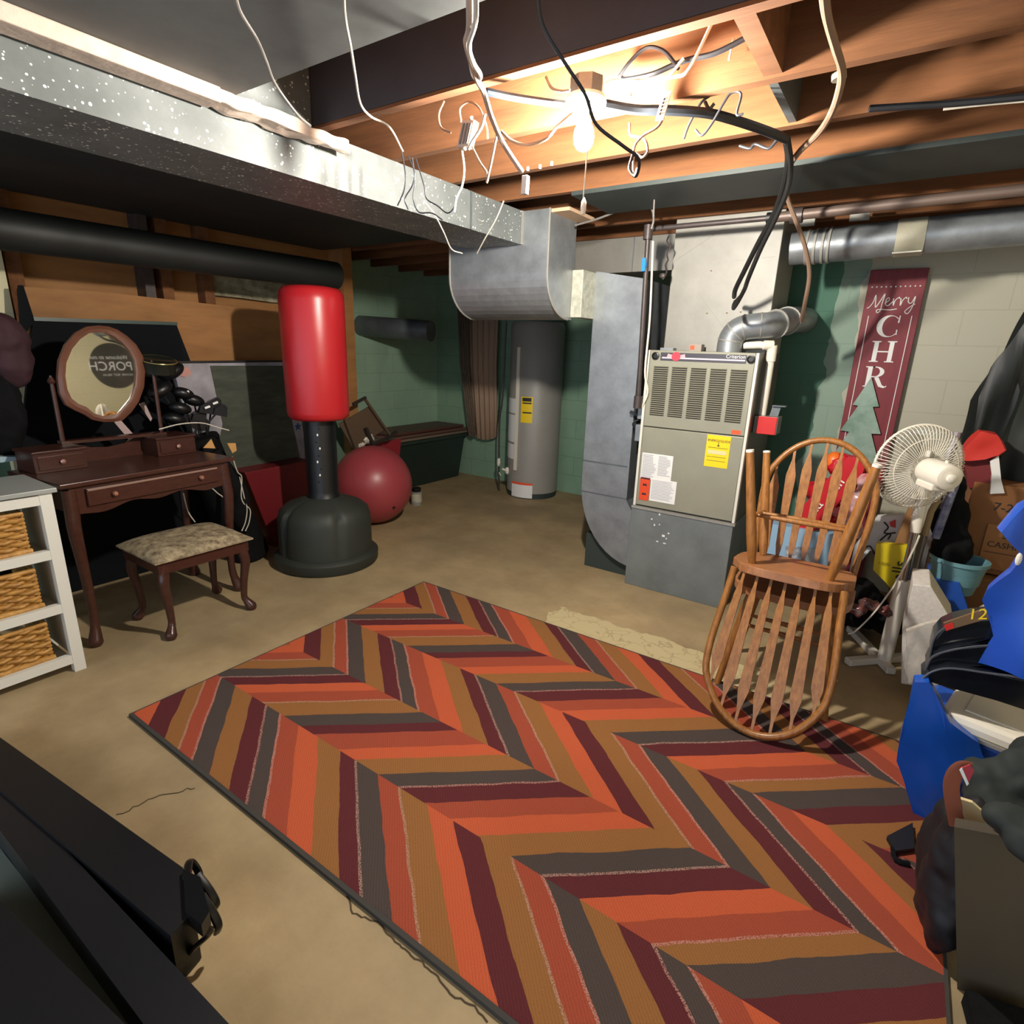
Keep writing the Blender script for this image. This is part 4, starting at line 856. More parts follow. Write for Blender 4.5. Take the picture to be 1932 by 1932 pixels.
cable('branch_cable', [(1252, 222), (1240, 240), (1215, 255), (1198, 275), (1195, 305), (1197, 330), (1203, 318)], 1.8, .004, m_cabb, 'beige looped cord hanging right of the bulb')
cable('branch_cable', [(1188, 232), (1190, 255), (1215, 262), (1222, 285), (1212, 297), (1200, 290)], 1.82, .004, m_cabb, 'small beige coil right of the bulb')
cable('branch_cable', [(1290, 262), (1300, 235), (1322, 195), (1340, 180)], 2.0, .004, m_cabd, 'leftmost thin dark loop under the second joist')
cable('branch_cable', [(1312, 245), (1325, 255), (1345, 230), (1365, 195), (1380, 175), (1398, 178), (1390, 215), (1402, 215)], 2.0, .004, m_cabd, 'thin dark loops under the second joist')
cable('branch_cable', [(1330, 192), (1338, 205), (1348, 195)], 2.0, .005, m_cabd, 'short dark stub by the blocking')
cable('branch_cable', [(1395, 275), (1415, 280), (1425, 272), (1450, 280), (1465, 265)], 2.3, .005, m_cabd, 'kinked dark cable under the third joist')
cable('beige_conduit', [(1553, -30), (1560, 30), (1575, 85), (1588, 130), (1585, 165), (1570, 210), (1545, 250), (1505, 290), (1483, 330), (1485, 370), (1503, 420), (1520, 470), (1527, 520), (1518, 575), (1512, 605)], (1.75, 3.6), .0105, m_cabb, 'long beige flexible conduit curving down the right to the flue pipe')
c = PY(1583, 145, 2.2); tag(MB().tube([PY(1583, 138, 2.14), PY(1583, 150, 2.14)], .02, 12).build('cable_tie', m_cabw, smooth=True), 'pale tie round the long beige conduit', 'tie')
cable('refrigerant_line', [(1483, 262), (1487, 300), (1480, 345), (1462, 400), (1430, 460), (1405, 510), (1388, 545), (1385, 560)], (2.45, 3.36), .012, m_rubber, 'left black insulated refrigerant line hanging before the plenum')
cable('refrigerant_line', [(1486, 262), (1492, 310), (1485, 360), (1462, 415), (1435, 470), (1412, 525), (1405, 545), (1392, 570), (1384, 582), (1386, 572), (1396, 560)], (2.46, 3.36), .010, m_rubber, 'right black insulated refrigerant line hanging before the plenum')
cable('thin_pipe', [(1085, 425), (1130, 412), (1190, 388), (1215, 382), (1230, 395), (1233, 415), (1229, 432)], 3.2, .006, m_cabg, 'thin grey tube arching over to the gas pipe')
cable('thin_pipe', [(1232, 310), (1235, 350), (1233, 410)], 3.0, .004, m_cabg, 'thin grey wire hanging straight down to the gas pipe')
cable('edge_cable', [(1640, 205), (1720, 200), (1800, 195), (1960, 180)], 2.36, .010, m_cabd, 'dark cable stapled along a joist at the right edge')
cable('edge_cable', [(1780, 206), (1850, 198), (1960, 188)], 2.33, .004, m_cabw, 'thin white cable at the right edge under a joist')
# hanging metal box, connector, tags
def small_box(name, p, u, v, n, a, b_, c_, m, label, catg):
    return tag(MB().frame_box(Vector(p)-Vector(u).normalized()*a/2-Vector(v).normalized()*b_/2, Vector(u).normalized(), Vector(v).normalized(), Vector(n).normalized(), a, b_, c_).build(name, m, bevel=.002), label, catg)
hb = thing('hanging_outlet_box', 'pale metal outlet box hanging from cables left of the bulb', 'box', tuple(PY(878, 252, 1.64)))
c = PY(878, 252, 1.64); u = V(.97, .2, -.06); v = V(.22, .1, 1).normalized()
MB().frame_box(c-u*.022-v*.04, u, v, V(-.1, 1, 0), .044, .08, .03).build('box_body', mat('box_metal', '#b7aa9e', .5, .3), hb, bevel=.002)
for k in (-1, 0, 1): MB().frame_box(c+u*(.012*k)-u*.003-v*.03, u, v, V(.1, -1, 0), .006, .06, .003).build('face_rib', m_galv_d, hb)
for s_ in (-1, 1): MB().ball(c+v*.045*s_+u*.01, .006, 8).build('screw', m_white, hb)
small_box('cable_connector', PY(988, 348, 1.62), V(1, .1, 0), V(.05, 0, 1), V(0, 1, 0), .018, .052, .018, mat('connector_white', '#d8d2cc', .4), 'white plug connector dangling at the end of the tan cable', 'connector')
tgx = thing('paper_tag', 'small white printed tag hanging on the black hose right of the bulb', 'tag', tuple(PY(1252, 200, 1.79)))
c = PY(1251, 200, 1.79); u = V(1, .1, .0).normalized(); v = V(.25, .0, 1).normalized()
MB().frame_box(c-u*.012-v*.035, u, v, V(0, 1, 0), .024, .07, .004).build('tag_body', m_paper, tgx)
for k in range(5): MB().frame_box(c-u*.004-v*(.022-.009*k), u, v, V(0, -1, 0), .004, .006, .001).build('print_mark', m_ink, tgx)
small_box('cable_clip', PY(1379, 92, 1.93), V(1, 0, 0), V(.1, 0, 1), V(0, 1, 0), .006, .055, .006, m_cabw, 'white nail clip on the joist face at upper right', 'clip')
for i, (x, y) in enumerate(((1018, 314), (1040, 308), (995, 318))):
    small_box('pipe_clamp', PY(x, y, 1.98), V(1, 0, 0), V(0, 0, 1), V(0, 1, 0), .008, .014, .008, m_white, ['middle small white staple below the joist left of the bulb', 'rightmost small white staple below the joist left of the bulb', 'leftmost small white staple below the joist left of the bulb'][i], 'staple')

# ============================================================ CHAIRS
def make_chair(name, label):
    t = thing(name, label, 'chair', (0, 0, 0))
    sh = .52; d2 = .21
    # seat outline
    ol = []
    for k in range(36):
        a = 2*PI*k/36; ca_, sa = math.cos(a), math.sin(a)
        ol.append((.24*(abs(ca_)**.55)*(1 if ca_ > 0 else -1)*(1.0 if sa < .2 else .93), d2*(abs(sa)**.6)*(1 if sa > 0 else -1)))
    MB().slab([(x, y, sh-.035) for x, y in ol], (0, 0, .035)).build('seat', m_seat, t, bevel=.008)
    for sx_ in (-1, 1):
        for sy_ in (-1, 1):
            a, b_ = V(.15*sx_, .13*sy_, sh-.035), V(.228*sx_, .195*sy_, .0)
            lg = MB().tube([a, a.lerp(b_, .12), a.lerp(b_, .3), a.lerp(b_, .45), a.lerp(b_, .8), a.lerp(b_, .985)], [.015, .020, .0215, .020, .0175, .0155], 14, 3).build('leg', m_wood, t, smooth=True)
            MB().tube([a.lerp(b_, .98), b_], .0165, 12).build('foot_cap', m_plastic_w, lg, smooth=True)
    def lp_(sx_, sy_, f): return V(.15*sx_, .13*sy_, sh-.035).lerp(V(.228*sx_, .195*sy_, 0), f)
    for sx_ in (-1, 1): MB().tube([lp_(sx_, -1, .42), lp_(sx_, 0, .42), lp_(sx_, 1, .42)], [.008, .013, .008], 10, 4).build('stretcher', m_wood, t, smooth=True)
    for yy in (-.06, .06): MB().tube([lp_(-1, yy/.16, .42), lp_(0, yy/.16, .42), lp_(1, yy/.16, .42)], [.008, .012, .008], 10, 4).build('stretcher', m_wood, t, smooth=True)
    # bow back
    def bow(s_):        # s_ in -1..1 along the hoop
        a = s_*PI*.5
        x = .278*math.sin(a)*(1-.24*max(0, abs(s_)-.62)/.38); z = sh+.61
        zz = sh-.01+.62*(math.cos(a)**.62 if abs(s_) < 1 else 0)
        return V(x, .165+.19*(zz-sh)/.61, zz)
    MB().tube([bow(-1+2*k/40) for k in range(41)], .0150, 12, flat=1.15).build('bow', m_wood, t, smooth=True)
    for k in range(7):
        f = (k-3)/3; xb = .165*f; xt = .20*f
        lo = V(xb, .165, sh-.012)
        # hoop height at x = xt
        s_ = 0
        for q in range(200):
            s_ = q/200
            if bow(s_).x >= abs(xt): break
        hi = bow(s_); hi.x = xt
        mb = MB(); prof = [(0, .005), (.10, .006), (.20, .014), (.50, .0175), (.74, .0215), (.78, .021), (.90, .006), (1., .005)]
        L_ = []; 
        for f_, w_ in prof:
            c_ = lo.lerp(hi, f_); L_.append([mb.bm.verts.new(c_+V(w_*i, .0055*j, 0)) for i, j in ((-1, -1), (1, -1), (1, 1), (-1, 1))])
        for A_, B__ in zip(L_, L_[1:]):
            for i in range(4): mb.face([A_[i], A_[(i+1) % 4], B__[(i+1) % 4], B__[i]])
        mb.face(L_[0][::-1]); mb.face(L_[-1])
        mb.build('spindle', m_wood, t)
    return t
c1 = make_chair('windsor_chair', 'upright oak bow back chair standing behind, its hoop showing above the inverted one')
c1['group'] = 'oak bow back chairs stacked seat to seat'
c2 = c1.copy(); C.objects.link(c2)
c2['label'] = 'upside down oak bow back chair, legs in the air and hoop resting on the rug'
for ch in list(c1.children):
    cc_ = ch.copy(); C.objects.link(cc_); cc_.parent = c2
    for g2 in ch.children:
        dd_ = g2.copy(); C.objects.link(dd_); dd_.parent = cc_
c1.location = (-.255, 2.70, 0)
dl = math.radians(-8); R = Matrix.Rotation(PI+dl, 3, 'X')
tipv = R @ V(0, .355, 1.145); c2.rotation_euler = (PI+dl, 0, math.radians(0))
c2.location = (-.262, 2.185-tipv.y, .014-tipv.z)

# ============================================================ FAN
fx, fy = .165, 3.22
fn_ = thing('pedestal_fan', 'white pedestal fan seen from behind with chrome pole and white base', 'fan', (fx, fy, 0))
MB().tube([(fx, fy, .02), (fx, fy, .47)], .033, 16).build('lower_pole', m_plastic_w, fn_, smooth=True)
MB().tube([(fx, fy, .46), (fx, fy, .74)], .019, 16).build('chrome_pole', m_chrome, fn_, smooth=True)
MB().tube([(fx, fy, .72), (fx-.005, fy, .80), (fx-.005, fy-.01, .93), (fx, fy-.01, .98)], [.022, .026, .024, .02], 14, 3).build('neck', m_plastic_w, fn_, smooth=True)
for a, b_ in (((-.02, 3.54), (.20, 3.13)), ((.0, 3.10), (.36, 3.45))):
    MB().bar((a[0]+.01, a[1], .02), (b_[0], b_[1], .02), .045, .035).build('base_foot', m_plastic_w, fn_, bevel=.006)
hc = PY(1730, 880, 3.17); ax = V(.52, -.85, -.03).normalized()
up_ = (Z1-ax*Z1.dot(ax)).normalized(); sd = ax.cross(up_)
R_ = .192
gr = MB()
for k in range(72):
    a = 2*PI*k/72; dv = up_*math.cos(a)+sd*math.sin(a)
    gr.tube([hc+dv*R_, hc+dv*R_*.98+ax*.03, hc+dv*R_*.75+ax*.062, hc+dv*R_*.38+ax*.075], .0016, 5, 3)
gr.build('rear_grille', m_plastic_w, fn_, smooth=True)
gf = MB()
for k in range(60):
    a = 2*PI*k/60; dv = up_*math.cos(a)+sd*math.sin(a)
    gf.tube([hc+dv*R_, hc+dv*R_*.95-ax*.03, hc+dv*R_*.6-ax*.055, hc+dv*R_*.2-ax*.06], .0015, 4, 2)
gf.lathe([(.04, 0), (.035, .006), (.01, .008)], hc-ax*.062, -ax, 20)
gf.build('front_grille', m_plastic_w, fn_, smooth=True)
for rr_, off, w_ in ((R_, 0, .006), (R_*.72, .064, .0022)):
    MB().tube([hc+ax*off+(up_*math.cos(2*PI*k/48)+sd*math.sin(2*PI*k/48))*rr_ for k in range(49)], w_, 8).build('rim_ring', m_plastic_w, fn_, smooth=True)
bl = MB()
for k in range(3):
    a = 2*PI*k/3+.4
    pts = []
    for q in range(7):
        b0 = a+(q-3)*.16; rr2 = R_*(.86-.05*abs(q-3)); pts.append(hc+(up_*math.cos(b0)+sd*math.sin(b0))*rr2+ax*(.012*(q-3)/3))
    pts.append(hc+(up_*math.cos(a+.2)+sd*math.sin(a+.2))*.03+ax*.004); pts.append(hc+(up_*math.cos(a-.2)+sd*math.sin(a-.2))*.03-ax*.004)
    bl.slab(pts, ax*.002)
bl.build('blades', mat('blade_grey', '#a9a79c', .3), fn_)
MB().lathe([(.05, .0), (.056, .01), (.058, .02), (.058, .135), (.052, .155), (.04, .16)], hc+ax*.066, ax, 28, sy=1.0).build('motor_housing', m_plastic_w, fn_, smooth=True)
MB().lathe([(.018, 0), (.02, .012), (.015, .016)], hc+ax*.226, ax, 18).build('oscillation_knob', m_plastic_w, fn_, smooth=True)
MB().bar(hc+ax*.09-up_*.05, hc+ax*.20-up_*.05, .10, .03, up_).build('housing_base', m_plastic_w, fn_, bevel=.006)
MB().bar(hc+ax*.05+up_*.065-sd*.02, hc+ax*.08+up_*.075+sd*.02, .02, .03, up_).build('carry_handle', mat('handle_grey', '#b9b6aa', .4), fn_, bevel=.004)
MB().lathe([(.012, 0), (.012, .02)], V(fx-.03, fy-.03, .90), (-.6, -.8, 0), 12).build('tilt_knob', m_plastic_w, fn_, smooth=True)
MB().lathe([(.007, 0), (.007, .012)], hc+ax*.18+up_*.056, up_, 10).build('pin', m_plastic_w, fn_)
cable('fan_cord', [(1735, 1010, 3.18), (1722, 1040, 3.16), (1690, 1100, 3.16), (1680, 1115, 3.16), (1650, 1155, 3.16), (1615, 1190, 3.14), (1600, 1196, 3.14)], 3.16, .004, m_plastic_w, 'white power cord hanging from the pedestal fan to the floor')

# ============================================================ PORCH BOARD
sX0, sX1, sYf = -.305, -.012, 4.29
sg = thing('christmas_porch_sign', 'tall narrow dark red wooden sign lettered in white, on the back wall', 'sign', (-.16, 4.31, 0))
m_sign = mat('barn_red', '#7a2630', .6, 0, .12, 4, 0, 30, stretch=(20, 20, 1.5))
MB().box(sX0, sX1, sYf, sYf+.02, 0, 2.03).build('board', m_sign, sg, bevel=.003)
ys = sYf-.002
dm = MB()
for k in range(11): dm.ball((sX0+.025+k*.0243, ys-.003, 1.932), .005, 8)
dm.build('beaded_row', m_paper, sg)
for x in (sX0+.035, sX1-.035): MB().box(x-.002, x+.002, ys-.001, ys, .9, PY(1650, 596, ys).z).build('border_line', m_paper, sg)
def poly(pts, name='letter', ox=0, oz=0, s_=1):
    return MB().slab([(ox+x*s_, ys, oz+z*s_) for x, z in pts], (0, -.002, 0)).build(name, m_paper, sg)
xc = (sX0+sX1)/2
# H : two serifed stems and a bar (one outline)
def stem(x0, x1, h=1.): return [(x0-.10, 0), (x1+.10, 0), (x1+.10, .04), (x1, .06), (x1, h-.06), (x1+.10, h-.04), (x1+.10, h), (x0-.10, h), (x0-.10, h-.04), (x0, h-.06), (x0, .06), (x0-.10, .04)]
def letter(polys, ox, oz, s_):
    mb = MB()
    for p in polys: mb.slab([(ox+x*s_, ys, oz+z*s_) for x, z in p], (0, -.002, 0))
    return mb.build('letter', m_paper, sg)
def arc(cx_, cz_, rx, rz_, a0, a1, n=16): return [(cx_+rx*math.cos(math.radians(a0+(a1-a0)*k/n)), cz_+rz_*math.sin(math.radians(a0+(a1-a0)*k/n))) for k in range(n+1)]
S_ = .125
zC, zH, zR = (PY(1690, 636, ys).z, PY(1685, 684, ys).z, PY(1680, 732, ys).z)
letter([arc(.5, .5, .5, .51, 42, 318, 22)+arc(.58, .5, .34, .47, 312, 48, 22), [(.84, .66), (.91, .66), (.91, .99), (.87, .99)], [(.84, .34), (.89, .34), (.89, .10), (.85, .10)]], xc-.5*S_+.005, zC, S_)
letter([stem(.08, .27), stem(.73, .92), [(.27, .47), (.73, .47), (.73, .53), (.27, .53)]], xc-.5*S_+.002, zH, S_)
letter([stem(.08, .28), arc(.42, .74, .38, .26, 90, -90, 14)+[(.28, .48), (.28, .53), (.42, .53)]+arc(.42, .74, .19, .21, -90, 90, 12)+[(.28, .95), (.28, 1.0)], [(.40, .50), (.60, .49), (.80, .12), (.92, .05), (1.0, .10), (1.0, .04), (.88, -.03), (.66, .03), (.46, .38)]], xc-.5*S_-.005, zR, S_)
# script word
scr = [[(0, 0), (.04, .02), (.10, .12), (.13, .28), (.15, .10), (.17, .02), (.24, .16), (.30, .30), (.28, .10), (.27, -.05), (.22, -.10), (.20, -.04), (.30, -.03), (.46, -.04), (.58, -.02)],
       [(.33, .10), (.40, .16), (.39, .22), (.35, .18), (.35, .08), (.40, .05), (.48, .14)], [(.48, .20), (.50, .05), (.52, .16), (.58, .22), (.60, .19)], [(.62, .20), (.63, .05), (.66, .16), (.71, .22), (.73, .19)],
       [(.76, .22), (.77, .12), (.83, .10), (.88, .24), (.86, .02), (.80, -.12), (.74, -.08), (.80, 0), (.90, .08)]]
wm = MB()
for sc2 in scr:
    pts = cat([(sX0+.018+x*.27, ys-.001, PY(1690, 581, ys).z+z*.27) for x, z in sc2], 6); wm.tube(pts, .0028, 6)
wm.build('script_word', m_paper, sg)
tz = [PY(1650, y_, ys).z for y_ in (712, 766, 817, 880)]
rt = [(0, tz[0]), (.072, tz[1]), (.040, tz[1]-.004), (.112, tz[2]), (.062, tz[2]-.004), (.145, tz[3])]
tree = rt+[(-x, z) for x, z in rt[:0:-1]]
MB().slab([(xc-.03+x, ys-.012, z) for x, z in tree], (0, -.012, 0)).build('tin_tree', mat('tin_green', '#9fb4aa', .5, .1, 0, 7, 0, 30, col2='#6b8a78'), sg)

# ============================================================ RIGHT SIDE CLUTTER
# cooler
cb0 = V(.255, 2.20, 0); cang = math.radians(-14); cu1 = V(math.cos(cang), math.sin(cang), 0); cv1 = V(-math.sin(cang), math.cos(cang), 0)
ck = thing('blue_cooler', 'blue picnic cooler with white lid right of the stacked chairs', 'cooler', tuple(cb0))
def ob(mb, o, a, b_, c_): return mb.frame_box(o, cu1, cv1, Z1, a, b_, c_)
tp = MB()
tp_pts = [cb0+cu1*x+cv1*y for x, y in ((.02, .02), (.40, .02), (.40, .26), (.02, .26))]
tq = [cb0+cu1*x+cv1*y+Z1*.33 for x, y in ((-.03, -.01), (.43, -.01), (.43, .30), (-.03, .30))]
A = [tp.bm.verts.new(p) for p in tp_pts]; B2 = [tp.bm.verts.new(p) for p in tq]
tp.face(A[::-1]); tp.face(B2)
for k in range(4): tp.face([A[k], A[(k+1) % 4], B2[(k+1) % 4], B2[k]])
tp.build('cooler_body', mat('cooler_blue', '#1652b4', .4, 0, .05, 3), ck, bevel=.02)
lid = ob(MB(), cb0+Z1*.325+cu1*.045-cv1*.035, .42, .34, .072).build('lid', mat('cooler_lid', '#e2dccf', .4), ck, bevel=.022)
ob(MB(), cb0+Z1*.396+cv1*.02+cu1*.10, .30, .2, .006).build('lid_inset', mat('cooler_lid', '#e2dccf', .4), lid, bevel=.003)
ob(MB(), cb0+Z1*.352+cu1*.06-cv1*.0365, .38, .004, .004).build('lid_groove', mat('groove', '#8f8979', .5), lid)
tag(crumple(MB().slab([PY(*p, 2.10) for p in ((1722, 1288), (1746, 1286), (1772, 1322), (1792, 1362), (1850, 1402), (1862, 1440), (1800, 1490), (1764, 1556), (1738, 1566), (1713, 1502), (1692, 1434), (1703, 1380))], (0, .05, 0)), 3, .014, (12, 12, 6)).build('blue_bag', mat('blue_sheen', '#1750b0', .25), smooth=True), 'shiny blue plastic bag draped over the front left of the cooler', 'bag')
# black trays in clear wrap
tw = thing('wrapped_tray_pack', 'pack of shiny black trays in clear wrap with a 12 on the sleeve', 'pack', tuple(PY(1800, 1330, 2.2)))
m_tray = mat('tray_black', '#14161c', .15)
for k, pts in enumerate((((1754, 1240), (1762, 1206), (1778, 1188), (1800, 1178), (1840, 1170), (1950, 1160), (1950, 1212), (1870, 1206), (1800, 1226)),
        ((1746, 1264), (1757, 1242), (1776, 1232), (1810, 1224), (1870, 1218), (1950, 1224), (1950, 1268), (1870, 1256), (1800, 1262)),
        ((1738, 1282), (1757, 1268), (1790, 1261), (1850, 1268), (1950, 1288), (1950, 1345), (1880, 1322), (1800, 1300)))):
    MB().slab([PY(*p, 2.20-.03*k) for p in pts], (0, .12, 0)).build('tray', m_tray, tw, bevel=.012)
    MB().tube([PY(x, y, 2.197-.03*k) for x, y in pts[:6]], .0035, 6, 4).build('tray_rim', mat('tray_rim', '#4a4d55', .2), tw, smooth=True)
m_wrap = mat('clear_wrap', '#c9c2b2', .12, 0, .2, 12, .3, 20, alpha=.45)
crumple(MB().slab([PY(*p, 2.32) for p in ((1712, 1190), (1790, 1168), (1862, 1144), (1950, 1130), (1950, 1200), (1860, 1215), (1800, 1240), (1768, 1262), (1744, 1280), (1715, 1287), (1705, 1250))], (0, .02, 0)), 3, .012).build('clear_wrap', m_wrap, tw)
MB().slab([PY(*p, 2.165) for p in ((1780, 1176), (1862, 1148), (1950, 1136), (1950, 1160), (1862, 1168), (1792, 1188))], (0, .01, 0)).build('sleeve', mat('sleeve_brown', '#6a5138', .5, 0, .1, 10), tw)
q = PY(1824, 1168, 2.155); text_mb('12', q, V(1, 0, .30), V(-.30, 0, 1), .05, shear=.2).build('lettering', m_yellow, tw)
MB().slab([PY(*p, 2.16) for p in ((1781, 1180), (1797, 1174), (1800, 1184), (1785, 1190))], (0, -.003, 0)).build('red_mark', m_red, tw)
# styrofoam block
sf = thing('foam_block', 'white foam block leaning behind the wrapped trays beside the fan pole', 'block', tuple(PY(1750, 1300, 2.9)))
MB().slab([PY(*p, 2.9) for p in ((1722, 1103), (1756, 1106), (1800, 1178), (1778, 1230), (1770, 1300), (1700, 1290), (1702, 1200))], (0, .25, 0)).build('block', mat('foam', '#cfcac4', .8, 0, .12, 60), sf, bevel=.004)
# light blue tote, teal bucket
tag(MB().slab([PY(*p, 3.3) for p in ((1752, 1095), (1810, 1100), (1832, 1168), (1800, 1210), (1760, 1200))], (0, .3, 0)).build('blue_box', mat('royal_blue', '#1d4fae', .5)), 'royal blue box under the teal bucket', 'box')
tb = thing('teal_bucket', 'pale teal plastic bucket filled with dark umbrellas in front of the carton', 'bucket', tuple(PY(1795, 1110, 3.35)))
c = PY(1795, 1112, 3.42); MB().lathe([(.085, 0), (.115, .15), (.122, .152), (.122, .17), (.112, .17), (.10, .05)], c, seg=32).build('bucket_body', mat('teal_plastic', '#6b98a3', .4), tb, smooth=True)
# black sack standing in the bucket
organic('dark_umbrella_bundle', [(PY(1795, 1040, 3.42), (.085, .07, .12)), (PY(1792, 980, 3.42), (.08, .06, .12)), (PY(1800, 930, 3.42), (.045, .05, .10))], m_blackc, .012, .02, .08)
tag(bpy.data.objects['dark_umbrella_bundle'], 'dark cloth bundle standing in the teal bucket', 'bundle')
cable('patterned_umbrella', [(1765, 1015), (1785, 960), (1805, 905)], 3.33, .018, mat('blue_violet_print', '#3d4468', .7, 0, 0, 25, 0, 30, col2='#8f90a8'), 'rolled blue and white patterned umbrella behind the fan', 2, 'umbrella')
cable('tan_stick', [(1745, 1010), (1757, 965), (1772, 942)], 3.3, .014, mat('tan_handle', '#8f7a56', .6), 'tan wooden handle poking up right of the fan neck', 2, 'handle')
cable('grey_stick', [(1775, 960), (1788, 925), (1795, 905)], 3.36, .006, m_cabg, 'thin grey stick beside the tan handle', 2, 'stick')
cable('silver_roll', [(1720, 1140, 3.75), (1785, 880, 3.75), (1797, 845, 3.75), (1807, 815, 3.75)], 3.6, .02, mat('silver_foil', '#c9c8ca', .2, .6, .1, 40), 'silver gift wrap roll standing behind the fan head', 2, 'roll')
# cartons
def carton(name, X0, X1, Ya, Yb, z0, z1, label):
    t = thing(name, label, 'carton', ((X0+X1)/2, (Ya+Yb)/2, z0))
    MB().box(X0, X1, Ya, Yb, z0, z1).build('carton_body', m_card, t, bevel=.004)
    MB().box((X0+X1)/2-.03, (X0+X1)/2+.03, Ya-.001, Yb, z1-.0005, z1+.0008).build('tape', mat('brown_tape', '#9a6a3c', .35), t)
    return t
cA = carton('cardboard_carton', .375, .86, 3.62, 4.1, .47, .93, 'brown cardboard carton marked 7-24 under the red bag')
text_mb('7-24', (.47, 3.617, .80), X1, Z1, .06).build('lettering', m_ink, cA)
cB = carton('cardboard_carton', .41, .88, 3.55, 4.1, 0.0, .46, 'lower cardboard carton with a yarn name printed on its label')
cl = MB().box(.47, .80, 3.612, 3.619, .50, .73).build('pale_label', mat('label_kraft', '#a06c3c', .7), cA)
text_mb('SPRUCE', (.535, 3.611, .665), X1, Z1, .042).build('lettering', m_ink, cl)
text_mb('CASHMERE', (.485, 3.611, .615), X1, Z1, .042).build('lettering', m_ink, cl)
MB().box(.48, .74, 3.610, 3.612, .585, .588).build('print_line', m_ink, cl)
rdb = thing('red_bag', 'bright red cloth bag slumped on the carton marked 7-24', 'bag', tuple(PY(1850, 910, 3.62)))
crumple(MB().slab([PY(*p, 3.58) for p in ((1811, 866), (1817, 842), (1836, 826), (1852, 814), (1880, 824), (1897, 850), (1884, 862), (1862, 870), (1830, 869))], (0, .12, 0)), 3, .02, (10, 10, 10)).build('bag_top', mat('red_felt', '#c02c22', .7), rdb, smooth=True)
crumple(MB().slab([PY(*p, 3.63) for p in ((1816, 862), (1875, 862), (1868, 925), (1826, 920))], (0, .12, 0)), 3, .012, (10, 10, 10)).build('bag_side', mat('maroon_felt', '#6a1a1c', .7), rdb, smooth=True)
tag(MB().slab([PY(*p, 3.6) for p in ((1868, 870), (1885, 860), (1890, 905), (1895, 930), (1868, 932), (1872, 895))], (0, .03, 0)).wobble(.004, 20).build('white_packet', m_paper), 'crumpled white packet beside the red bag', 'packet')
# hanging black jackets
tag(crumple(MB().slab([PY(*p, 3.95) for p in ((1960, 575), (1925, 625), (1895, 668), (1866, 706), (1838, 752), (1829, 800), (1818, 840), (1835, 828), (1852, 815), (1880, 826), (1893, 850), (1960, 890))], (0, .14, 0)), 3, .06, (9, 9, 2.5), passes=1).build('black_jacket', mat('jacket_black', '#181c1b', .5, 0, .25, 8), smooth=True), 'black jacket hanging at the right edge above the cartons', 'jacket')
tag(crumple(MB().slab([PY(*p, 3.8) for p in ((1960, 690), (1925, 730), (1905, 790), (1893, 850), (1880, 885), (1886, 912), (1915, 922), (1960, 925))], (0, .1, 0)), 3, .04, (9, 9, 2.5), seed=5).build('olive_jacket', mat('jacket_olive', '#1e241e', .6, 0, .25, 8), smooth=True), 'dark olive jacket hanging in front of the black one', 'jacket')
# blue tarp
bt = tag(crumple(MB().slab([PY(*p, 2.15) for p in ((1960, 930), (1925, 960), (1895, 1010), (1912, 1035), (1925, 1050), (1905, 1085), (1870, 1118), (1862, 1135), (1872, 1165), (1880, 1205), (1850, 1255), (1960, 1290))], (0, .05, 0)), 3, .035, (9, 9, 3), passes=2).build('blue_tarp', mat('tarp_blue', '#1c4fb8', .3, 0, .1, 6), smooth=True), 'crumpled blue plastic sheet hanging at the right edge', 'plastic sheet')
MB().ball(PY(1922, 1055, 2.14), (.008, .006, .02), 10).build('white_tie', m_white, bt)
# things behind the chairs
tag(MB().slab([PY(*p, 3.45) for p in ((1440, 985), (1572, 1010), (1572, 1095), (1440, 1085))], (0, .25, 0)).build('light_blue_box', mat('light_blue', '#8fb3cf', .5)), 'light blue box seen between the chair spindles below the stretchers', 'box')
MB().slab([PY(*p, 3.446) for p in ((1482, 1030), (1545, 1035), (1545, 1080), (1482, 1075))], (0, -.003, 0)).build('sketch_label', mat('sketch', '#b9c4cc', .6, 0, 0, 40, 0, 30, col2='#6b7280'), bpy.data.objects['light_blue_box'])
rdg = thing('red_shopping_bag', 'red printed plastic bag with white letters behind the chair hoop', 'bag', tuple(PY(1580, 950, 3.55)))
organic('bag_body', [(PY(1600, 880, 3.6), (.12, .08, .07)), (PY(1560, 930, 3.6), (.12, .08, .08)), (PY(1545, 985, 3.6), (.12, .08, .08)), (PY(1635, 905, 3.6), (.07, .08, .08))], mat('bag_red', '#b8202c', .25, 0, .12, 10), .012, .03, .06, rdg)
sv = (PY(1640, 850, 3.5)-PY(1510, 1000, 3.5)).normalized(); sn = V(-sv.z, 0, sv.x)
MB().slab([PY(*p, 3.48) for p in ((1505, 965), (1600, 862), (1636, 868), (1625, 900), (1530, 1010), (1505, 1010))], (0, .02, 0)).build('bag_panel', mat('bag_crimson', '#c1242e', .35), rdg)
text_mb('ca', PY(1537, 972, 3.475), sv, sn, .09).build('lettering', m_paper, rdg)
text_mb('all', PY(1577, 930, 3.475), sv, sn, .09).build('lettering', m_paper, rdg)
organic('pink_packets', [(PY(1610, 950, 3.42), (.06, .04, .08)), (PY(1635, 920, 3.42), (.05, .04, .08)), (PY(1600, 1000, 3.42), (.07, .04, .06))], mat('pink_film', '#b96a62', .2, 0, 0, 18, 0, 30, col2='#c9b0b8'), .01, .025, .04)
tag(bpy.data.objects['pink_packets'], 'pink and clear film packets right of the red bag', 'packets')
tag(MB().ball(PY(1574, 872, 3.6), (.05, .05, .06), 18).build('orange_ball', mat('orange_foil', '#e07026', .4), smooth=True), 'orange bundle peeking over the red bag', 'bundle')
